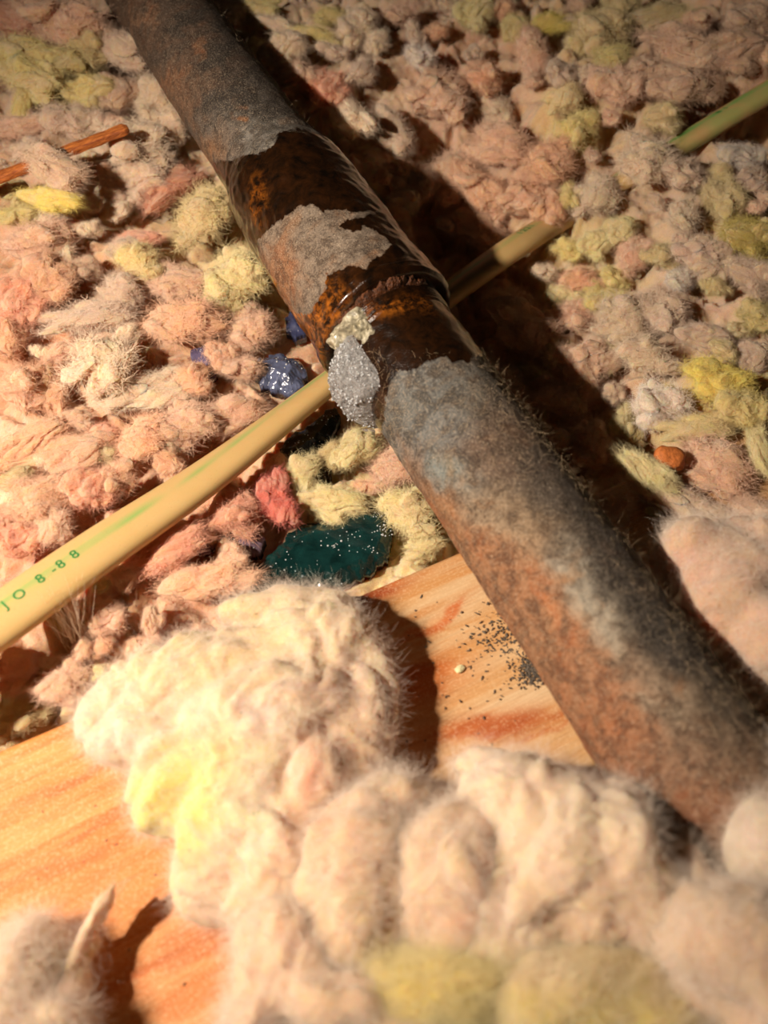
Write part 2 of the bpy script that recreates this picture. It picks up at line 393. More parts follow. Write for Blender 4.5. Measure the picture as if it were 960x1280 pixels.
DRYP = [(323,301),(332,291),(352,275),(373,260),(390,257),(404,265),(418,263),(449,267),(472,265),(455,270),(435,274),(423,282),(431,289),
        (452,289),(455,283),(476,294),(489,306),(476,318),(462,325),(457,335),(438,330),(421,337),(407,342),(406,360),(394,378),(387,392),(372,392),(345,352),(325,322)]
def revolve(name, prof, parent, nth=300, rough=1., seed=0., ds=None):
    """prof: list of (s, r); densified"""
    prof = np.array(prof); ss = []
    for (a, ra), (b_, rb) in zip(prof[:-1], prof[1:]):
        n = max(2, int(math.hypot(b_-a, rb-ra)/(ds or .0007))); ss += [(a+(b_-a)*i/n, ra+(rb-ra)*i/n) for i in range(n)]
    ss.append(tuple(prof[-1])); ss = np.array(ss)
    th = np.linspace(0, 2*math.pi, nth, endpoint=False)
    S, T = np.meshgrid(ss[:, 0], th, indexing='ij'); R = np.repeat(ss[:, 1:2], nth, 1)
    S, T, R = S.ravel(), T.ravel(), R.ravel()
    dirv = np.cos(T)[:, None]*SIDE+np.sin(T)[:, None]*np.array([0, 0, 1])
    base = P1+AX*S[:, None]; q = base+dirv*R[:, None]
    R = R+rough*(noise(q*90+seed)*.00035+noise(q*350+seed)*.00016)
    V = base+dirv*R[:, None]; px, py, _ = proj(V)
    facing = (dirv*(np.array([0, 0, CAM_H])-V)).sum(1) > -.02
    D = lin(92,80,70); G = lin(128,124,116); R1 = lin(150,104,68); O = lin(178,124,84); T_ = lin(182,152,118); K = lin(66,58,52); B = lin(112,80,58)
    qx = px+noise(V*140)*16+noise(V*420)*9; qy = py+noise(V*140+50)*16+noise(V*420+50)*9
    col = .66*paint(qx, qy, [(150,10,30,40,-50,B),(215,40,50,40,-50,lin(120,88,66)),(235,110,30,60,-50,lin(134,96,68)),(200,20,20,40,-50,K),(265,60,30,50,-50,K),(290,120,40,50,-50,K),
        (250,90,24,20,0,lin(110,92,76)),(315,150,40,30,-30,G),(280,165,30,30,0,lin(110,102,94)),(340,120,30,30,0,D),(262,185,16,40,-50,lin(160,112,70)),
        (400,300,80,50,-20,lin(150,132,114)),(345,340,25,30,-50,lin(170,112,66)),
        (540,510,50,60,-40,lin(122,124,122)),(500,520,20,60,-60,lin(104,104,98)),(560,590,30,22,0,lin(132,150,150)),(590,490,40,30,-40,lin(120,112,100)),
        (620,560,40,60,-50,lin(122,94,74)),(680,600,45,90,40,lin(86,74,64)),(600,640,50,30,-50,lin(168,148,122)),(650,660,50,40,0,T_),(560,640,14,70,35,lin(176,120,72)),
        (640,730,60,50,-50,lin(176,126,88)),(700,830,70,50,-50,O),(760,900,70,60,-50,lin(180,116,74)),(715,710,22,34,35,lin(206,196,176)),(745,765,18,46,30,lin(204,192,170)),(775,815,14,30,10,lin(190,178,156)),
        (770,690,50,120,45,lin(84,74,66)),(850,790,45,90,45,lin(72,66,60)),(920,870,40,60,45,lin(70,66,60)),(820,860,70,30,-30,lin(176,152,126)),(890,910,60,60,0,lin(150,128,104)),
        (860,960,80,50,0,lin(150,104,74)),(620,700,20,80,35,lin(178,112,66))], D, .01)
    ux = px+noise(V*260+7)*14; uy = py+noise(V*260+70)*14
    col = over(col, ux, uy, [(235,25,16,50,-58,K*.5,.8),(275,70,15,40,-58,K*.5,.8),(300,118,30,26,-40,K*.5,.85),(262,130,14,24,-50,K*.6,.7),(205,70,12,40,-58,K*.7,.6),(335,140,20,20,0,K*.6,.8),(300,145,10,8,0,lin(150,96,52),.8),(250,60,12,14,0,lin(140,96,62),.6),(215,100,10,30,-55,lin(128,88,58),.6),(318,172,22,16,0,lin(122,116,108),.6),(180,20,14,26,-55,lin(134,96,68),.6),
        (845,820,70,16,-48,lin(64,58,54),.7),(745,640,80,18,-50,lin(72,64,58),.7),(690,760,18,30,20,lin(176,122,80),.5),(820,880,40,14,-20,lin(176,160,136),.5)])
    wet = poly_sd(px, py, WETP); dry = poly_sd(px, py, DRYP)
    w_ = np.minimum(wet, -dry)
    back = (S > S_UP-.012) & (S < S_LO+.006)
    w_ = np.where(facing, w_, np.where(back, 12, -12))
    rust = np.clip(np.exp(-((px-385)/34)**2-((py-395)/50)**2)*1.5+np.exp(-((px-322)/10)**2-((py-250)/28)**2)*.9
                   +np.exp(-((px-500)/70)**2-((py-378-np.abs(px-520)*.18)/9)**2)*1.0+np.exp(-((px-345)/14)**2-((py-350)/26)**2)+np.exp(-((px-415)/40)**2-((py-385)/22)**2)*.6, 0, 1)
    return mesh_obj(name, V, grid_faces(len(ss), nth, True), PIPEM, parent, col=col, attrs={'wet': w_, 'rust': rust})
def pipe():
    root = link(bpy.data.objects.new('galvanized_pipe', None)); root.location = tuple(P1+AX*.1)
    tag(root, 'rusty threaded steel pipe with a wet brown coupling crossing over board and cable', 'pipe')
    inv = -Vector(root.location)
    R = .0165; RC = .0198
    parts = []
    parts.append(revolve('upper_pipe', [(-.16, R), (S_UP+.004, R)], root, 260))
    L = S_LO-S_UP
    cp = revolve('coupling', [(S_UP-.004, R-.0002), (S_UP-.0035, R+.0006), (S_UP-.001, R+.0010), (S_UP+.0005, R+.0004), (S_UP+.002, R+.0009), (S_UP+.007, RC-.0006), (S_UP+.011, RC), (S_LO-.0045, RC),
        (S_LO-.004, RC+.0006), (S_LO-.0012, RC+.0007), (S_LO-.0002, RC-.0002), (S_LO, RC-.001), (S_LO, R-.001)], root, 420, 1.6, 5., .0004)
    cp['label'] = 'wet dark brown coupling with a dry grey patch and orange rust'; parts.append(cp)
    tr = [(S_LO-.001, R-.0002)]
    for k in range(5): tr += [(S_LO+.0003+k*.0012, R-.0002), (S_LO+.0009+k*.0012, R+.00035)]
    th = revolve('thread', tr+[(S_LO+.0068, R-.0001)], root, 300, .6, 2., .0003); parts.append(th)
    parts.append(revolve('lower_pipe', [(S_LO+.0062, R-.0003), (S_LO+.0072, R+.00004), (.50, R)], root, 400, 1.1, 9.))
    # sealant, rust crust and ice on the lower left of the joint
    def on_pipe(s, th_, r):
        d = np.cos(th_)[..., None]*SIDE+np.sin(th_)[..., None]*np.array([0, 0, 1]); return P1+AX*np.asarray(s)[..., None]+d*np.asarray(r)[..., None], d
    def ridge(name, s0, s1, t0, t1, h, mat, seed, amp=.5, freq=260, label=None):
        """lumpy mass hugging the pipe between s0..s1 and angles t0..t1 (deg; 90 = top, 180 = left)"""
        nu, nv = 90, 160
        a = np.linspace(-1, 1, nu); bb = np.linspace(-1, 1, nv); U, W = np.meshgrid(a, bb, indexing='ij'); U, W = U.ravel(), W.ravel()
        s = (s0+s1)/2+(s1-s0)/2*U; t = np.radians((t0+t1)/2+(t1-t0)/2*W)
        q, d = on_pipe(s, t, np.full(len(s), R))
        s = s+noise(q*200+seed)*.0022*(1-U*U); 
        env = np.clip(1-U**4, 0, 1)**.7*np.clip(1-np.abs(W)**3, 0, 1)**.8
        r = R-.0012+h*env*(1+amp*noise(q*freq+seed)+amp*.5*noise(q*freq*2.7))
        q, d = on_pipe(s, t, r)
        o = mesh_obj(name, q, grid_faces(nu, nv), mat, root)
        if label: o['label'] = label
        return o
    dope = simple('pipe_dope', lin(160,152,128), .35, scale=700, var=.6, bump_s=.0005, coat=.5)
    dk = simple('dark_crust', lin(88,46,12), .5, scale=1100, var=.75, bump_s=.0010, coat=.12)
    parts.append(ridge('rust_crust', S_LO-.0062, S_LO+.0016, 38, 176, .0036, dk, 1., .35, 650, 'brown rust ridge round the end of the coupling'))
    parts.append(ridge('sealant', S_LO-.0012, S_LO+.0055, 118, 178, .0036, dope, 3., .55, 260, 'cream white smear of joint sealant'))
    parts.append(ridge('sealant', S_LO+.003, S_LO+.0105, 122, 142, .0030, dope, 8., .7, 330, 'cream white smear of joint sealant'))
    im, nt, b = newmat('ice'); g = nd(nt, 'ShaderNodeNewGeometry')
    nn = tex(nt, 900, g.outputs['Position'], 3, .7); bump(nt, b, nn, .0010, .9)
    nt.links.new(mixc(nt, ramp(nt, nn, [(.35, 0.), (.65, 1.)]), tuple(lin(190,186,184)), tuple(lin(250,250,248))), b.inputs['Base Color'])
    b.inputs['Roughness'].default_value = .12; b.inputs['Transmission Weight'].default_value = .7; b.inputs['IOR'].default_value = 1.33
    parts.append(ridge('ice_lump', S_LO+.0030, S_LO+.0225, 140, 226, .0066, im, 6., .22, 300, 'glittering clear icy lump hanging under the joint'))
    il = parts[-1]; co, no = get_vn(il.data); r_ = np.random.default_rng(5); v_, f_ = ico(1); VV, FF = [], []
    for i_ in r_.choice(len(co), 420):
        VV.append(v_*r_.uniform(.00012, .00036)*(1+.3*r_.normal(size=(len(v_), 1)))+co[i_]+no[i_]*.0001); FF.append(f_+len(v_)*(len(VV)-1))
    parts.append(mesh_obj('ice_crystals', np.concatenate(VV), np.concatenate(FF), DROP, root, smooth=False)); parts[-1]['kind'] = 'stuff'
    # dusty fibres lying along the lower pipe and its shaded edge
    lp = parts[3]; co, no = get_vn(lp.data)
    px, py, _ = proj(co); keep = (no[:, 2] > -.1) & (px < 990) & (py > 440)
    wgt = keep & ((noise(co*60) > -.05) | (no@SIDE > .5))
    f1 = hair('dust_fibres', strands(co[wgt], no[wgt], 4200, .0040, .22, .30), FIB, root, rng.uniform(.00001, .000022, 4200), 'stuff'); f1.color = (*lin(214,186,148), 1)
    co2, no2 = get_vn(parts[0].data); k2 = no2@SIDE > .6
    f2 = hair('dust_fibres', strands(co2[k2], no2[k2], 900, .0035, .3, .30), FIB, root, rng.uniform(.00001, .000022, 900), 'stuff'); f2.color = (*lin(200,180,150), 1)
    for o in root.children: o.location = inv
    return root
PIPE = pipe()

# ------------------------------------------------------------------ cable
def spline(pts, n):
    pts = np.asarray(pts, float); d = np.r_[0, np.cumsum(np.linalg.norm(np.diff(pts[:, :3], axis=0), axis=1))]
    t = np.linspace(0, d[-1], n); out = np.empty((n, pts.shape[1]))
    m = np.gradient(pts, d, axis=0)
    i = np.clip(np.searchsorted(d, t, 'right')-1, 0, len(d)-2); h = (d[i+1]-d[i]); u = ((t-d[i])/h)[:, None]; h = h[:, None]
    return (2*u**3-3*u**2+1)*pts[i]+(u**3-2*u**2+u)*h*m[i]+(-2*u**3+3*u**2)*pts[i+1]+(u**3-u**2)*h*m[i+1]
CABLE_PX = [(-150,880,24,0),(0,775,17,0),(120,690,12,6),(240,609,6,18),(410,480,-4,40),(500,413,-6.5,34),(645,308,-6,20),(720,262,-12,20),(800,212,0,30),(880,164,5,28),(960,115,9,25),(1120,20,16,20)]
def cable():
    m, nt, b = newmat('cable_jacket'); g = nd(nt, 'ShaderNodeNewGeometry')
    n = tex(nt, 60, g.outputs['Position'], 3); n2 = tex(nt, 2600, g.outputs['Position'], 2)
    att = nd(nt, 'ShaderNodeAttribute', attribute_name='Col').outputs['Color']
    c = mixc(nt, ramp(nt, n, [(.3, 0.), (.7, 1.)]), mixc(nt, 1., att, (.93, .92, .84), 'MULTIPLY'), att)
    c = mixc(nt, ramp(nt, n2, [(.68, 0.), (.76, .5)]), c, tuple(lin(120,90,50)))
    nt.links.new(c, b.inputs['Base Color']); b.inputs['Roughness'].default_value = .42; bump(nt, b, n2, .0001, .5)
    b.inputs['Subsurface Weight'].default_value = .3; b.inputs['Subsurface Scale'].default_value = .002
    C = spline([[*P(a, c_, h*.001), r] for a, c_, h, r in CABLE_PX], 420)
    ctr, roll = C[:, :3], np.radians(C[:, 3])
    tan = np.gradient(ctr, axis=0); tan /= np.linalg.norm(tan, axis=1)[:, None]
    side = np.cross(tan, [0, 0, 1]); side /= np.linalg.norm(side, axis=1)[:, None]; up = np.cross(side, tan)
    s2 = np.cos(roll)[:, None]*side+np.sin(roll)[:, None]*up; u2 = -np.sin(roll)[:, None]*side+np.cos(roll)[:, None]*up
    A, B = .0067, .0031; nth = 48; th = np.linspace(0, 2*math.pi, nth, endpoint=False)
    ca, sa = np.cos(th), np.sin(th); ex = A*np.sign(ca)*np.abs(ca)**.75; ey = B*np.sign(sa)*np.abs(sa)**.85*(1-.10*np.cos(2*th)*0)
    kx = (1-.16*sm(380, 600, proj(ctr)[0]))[:, None, None]; V = ctr[:, None, :]+kx*ex[None, :, None]*s2[:, None, :]+ey[None, :, None]*u2[:, None, :]
    V = V.reshape(-1, 3); T = np.tile(th, len(ctr)); px, py, _ = proj(V)
    base = lin(206,172,116); col = np.tile(base, (len(V), 1))
    # worn green ink streak along the upper face
    arc = np.repeat(np.r_[0, np.cumsum(np.linalg.norm(np.diff(ctr, axis=0), axis=1))], nth)
    x_ = np.tile(ex, len(ctr)); ink = np.exp(-((x_+.0006+.0004*np.sin(arc*60))/.0011)**2)*(np.tile(ey, len(ctr)) > 0)
    ink *= np.clip(.55+.9*noise(np.stack([arc*70, x_*300, arc*0], 1)), 0, .8)
    far = sm(820, 860, px); ink = np.clip(ink+far*np.clip(.35+noise(V*120), 0, .6)*.7, 0, 1)
    col = col*(1-ink[:, None])+lin(110,176,92)*ink[:, None]
    o = mesh_obj('electrical_cable', V, grid_faces(len(ctr), nth, True), m, col=col)
    tag(o, 'flat cream plastic cable with green print running beneath the pipe', 'cable')
    # printed characters bent onto the upper face
    ink_m = simple('green_ink', lin(40,122,58), .5, var=.3, scale=900)
    L = np.r_[0, np.cumsum(np.linalg.norm(np.diff(ctr, axis=0), axis=1))]
    def print_text(txt, px0, py0, size, off, flip, h=0.0, parent=o):
        cx, cy, _ = proj(ctr); l0 = L[np.argmin((cx-px0)**2+(cy-py0)**2)]
        cu = bpy.data.curves.new('tmp', 'FONT'); cu.body = txt; cu.size = size; cu.offset = .00003; cu.align_x = 'CENTER'; cu.align_y = 'CENTER'; cu.space_character = 1.25
        to = bpy.data.objects.new('tmp', cu); SC.collection.objects.link(to)
        dg = bpy.context.evaluated_depsgraph_get(); me = bpy.data.meshes.new_from_object(to.evaluated_get(dg))
        bpy.data.objects.remove(to); bpy.data.curves.remove(cu)
        bm = bmesh.new(); bm.from_mesh(me); bmesh.ops.triangulate(bm, faces=bm.faces)
        for v in bm.verts:
            x, y = v.co.x, v.co.y
            if flip: x, y = -x, -y
            i = int(np.clip(np.searchsorted(L, l0+x), 0, len(L)-1)); a = np.clip((-y+off)/A, -.95, .95)
            # side points to the viewer, so +y of the text runs to -side
            cth = np.sign(a)*abs(a)**(1/.75); sth = math.sqrt(max(0, 1-cth*cth))
            q = ctr[i]+s2[i]*(a*A*kx[i, 0, 0])+u2[i]*(B*sth**.85+.00008)
            fr = (l0+x-L[i]); q = q+tan[i]*fr; v.co = q
        bm.to_mesh(me); bm.free(); me.materials.clear(); me.materials.append(ink_m); me.name = 'printed_marking'
        return link(bpy.data.objects.new('printed_marking', me), parent)
    print_text('J O', 24, 757, .0036, -.0004, False)
    print_text('8 -8 8', 80, 721, .0038, -.0006, False)
    print_text('1221', 660, 298, .0040, -.0012, False)
    print_text('8 I', 905, 148, .0036, -.0008, False)
    return o
CABLE = cable()

# ------------------------------------------------------------------ tufts
def fuse(bm, voxel, smooth=3):
    me = bpy.data.meshes.new('tmp'); bm.to_mesh(me); bm.free(); o = bpy.data.objects.new('tmp', me); SC.collection.objects.link(o)
    r = o.modifiers.new('r', 'REMESH'); r.mode = 'VOXEL'; r.voxel_size = voxel
    s = o.modifiers.new('s', 'SMOOTH'); s.iterations = smooth; s.factor = .6
    dg = bpy.context.evaluated_depsgraph_get(); m2 = bpy.data.meshes.new_from_object(o.evaluated_get(dg)); bpy.data.objects.remove(o)
    return m2
def fluff(p, n, k, o, a_big=.28, a_l1=.34, a_l2=.13, a_f=.022):
    """displacement of points p (scaled so that the lump has radius about 1) along n"""
    q = warp(p, 1.1*k, .45, o)
    d = a_big*noise(p*.9*k+o)+a_l1*(np.abs(noise(q*1.25*k+o))**.8-.35)+a_l2*(np.abs(noise(q*3.1*k+o+9))-.3)
    s = noise(np.stack([q[:, 0]*2.2, q[:, 1]*13, q[:, 2]*13], 1)*k+o); d += a_f*s+a_f*.8*noise(q*9*k+o)
    s2 = noise(np.stack([q[:, 0]*5, q[:, 1]*5, q[:, 2]*28], 1)*k+o); d += a_f*.5*s2
    return d+.012*noise(p*30*k)
VARS = []
for k in range(16):
    r_ = np.random.default_rng(100+k); bm = bmesh.new()
    def ball(c, rr, sub=4): bmesh.ops.create_icosphere(bm, subdivisions=sub, radius=1, matrix=Matrix.Translation(c) @ Matrix.Rotation(r_.uniform(0, 3), 4, 'Z') @ Matrix.Diagonal((*rr, 1)))
    ball((0, 0, 0), (.62, .58, .6))
    for j in range(r_.integers(5, 9)):
        a_ = r_.uniform(0, 2*math.pi); e_ = r_.uniform(-.5, 1.0); R_ = r_.uniform(.42, .72)
        z_ = math.sin(e_)*R_; rad = math.cos(e_)*R_; q_ = r_.uniform(.22, .44)
        ball((math.cos(a_)*rad, math.sin(a_)*rad, z_), (q_*r_.uniform(.9, 1.6), q_, q_))
    m0 = fuse(bm, .042, 4); v, n_ = get_vn(m0)
    d = fluff(v, n_, 1.0, k*17.3, a_big=.20, a_l1=.30, a_l2=.085, a_f=.030)
    v = v+n_*d[:, None]; v = warp(v, 1.2, .16, k)
    m0.vertices.foreach_set('co', v.ravel().astype(np.float32)); m0.update(); m0.name = 'insulation_tuft'
    m0.polygons.foreach_set('use_smooth', np.ones(len(m0.polygons), bool)); m0.materials.clear(); m0.materials.append(WOOL); me = m0
    co, no = get_vn(me); NF = 2600
    tmp = hair('fibres', np.concatenate([strands(co, no, NF, .46, .20, .30), strands(co, no, 500, .40, .75, .25)]), FIB, None, rng.uniform(.0020, .0052, NF+500))
    VARS.append((me, tmp.data)); bpy.data.objects.remove(tmp)
_tn = [0]
def bed_pt(px, py, lift=0.):
    h = 0.
    for _ in range(6):
        q = P(px, py, h); u, v = plank_uv(q[0], q[1])
        hb = float(h0(q[0], q[1])); hb = max(hb, 0.) if v > 0 else hb
        h = .5*h+.5*(hb+lift)
    return P(px, py, h), h
def tuft(px, py, wpx, hpx, ang, col, label, group=None, z=None, flat=.75, name='insulation_tuft', lift=None, kind_i=None):
    i = _tn[0]; _tn[0] += 1
    me, hd = VARS[(i*5+3) % len(VARS) if kind_i is None else kind_i]
    q, h = bed_pt(px, py, .003)
    dep = proj(q)[2]; a, b = wpx/2*dep/FPX*1.18, hpx/2*dep/FPX*1.28; c = min(a, b)*flat
    if z is None: q, h = bed_pt(px, py, c*.45+(lift or rng.uniform(-.8, 2.2))*.001)
    else: q = P(px, py, z*.001)
    dep = float(proj(q)[2]); a, b = wpx/2*dep/FPX*1.18, hpx/2*dep/FPX*1.28
    o = bpy.data.objects.new(name, me); SC.collection.objects.link(o)
    o.location = q; o.scale = (a, b, c)
    o.rotation_euler = (rng.normal()*.12, rng.normal()*.12, math.radians(ang))
    v = col*(1+rng.normal()*.05); o.color = (*np.clip(v, 0, 1), 1)
    f = bpy.data.objects.new('fibres', hd); SC.collection.objects.link(f); f.parent = o; f['kind'] = 'stuff'
    f.color = (*np.clip(v*1.05+.03, 0, 1), 1)
    tag(o, label, 'insulation tuft', group or 'loose tufts of glass wool'); return o

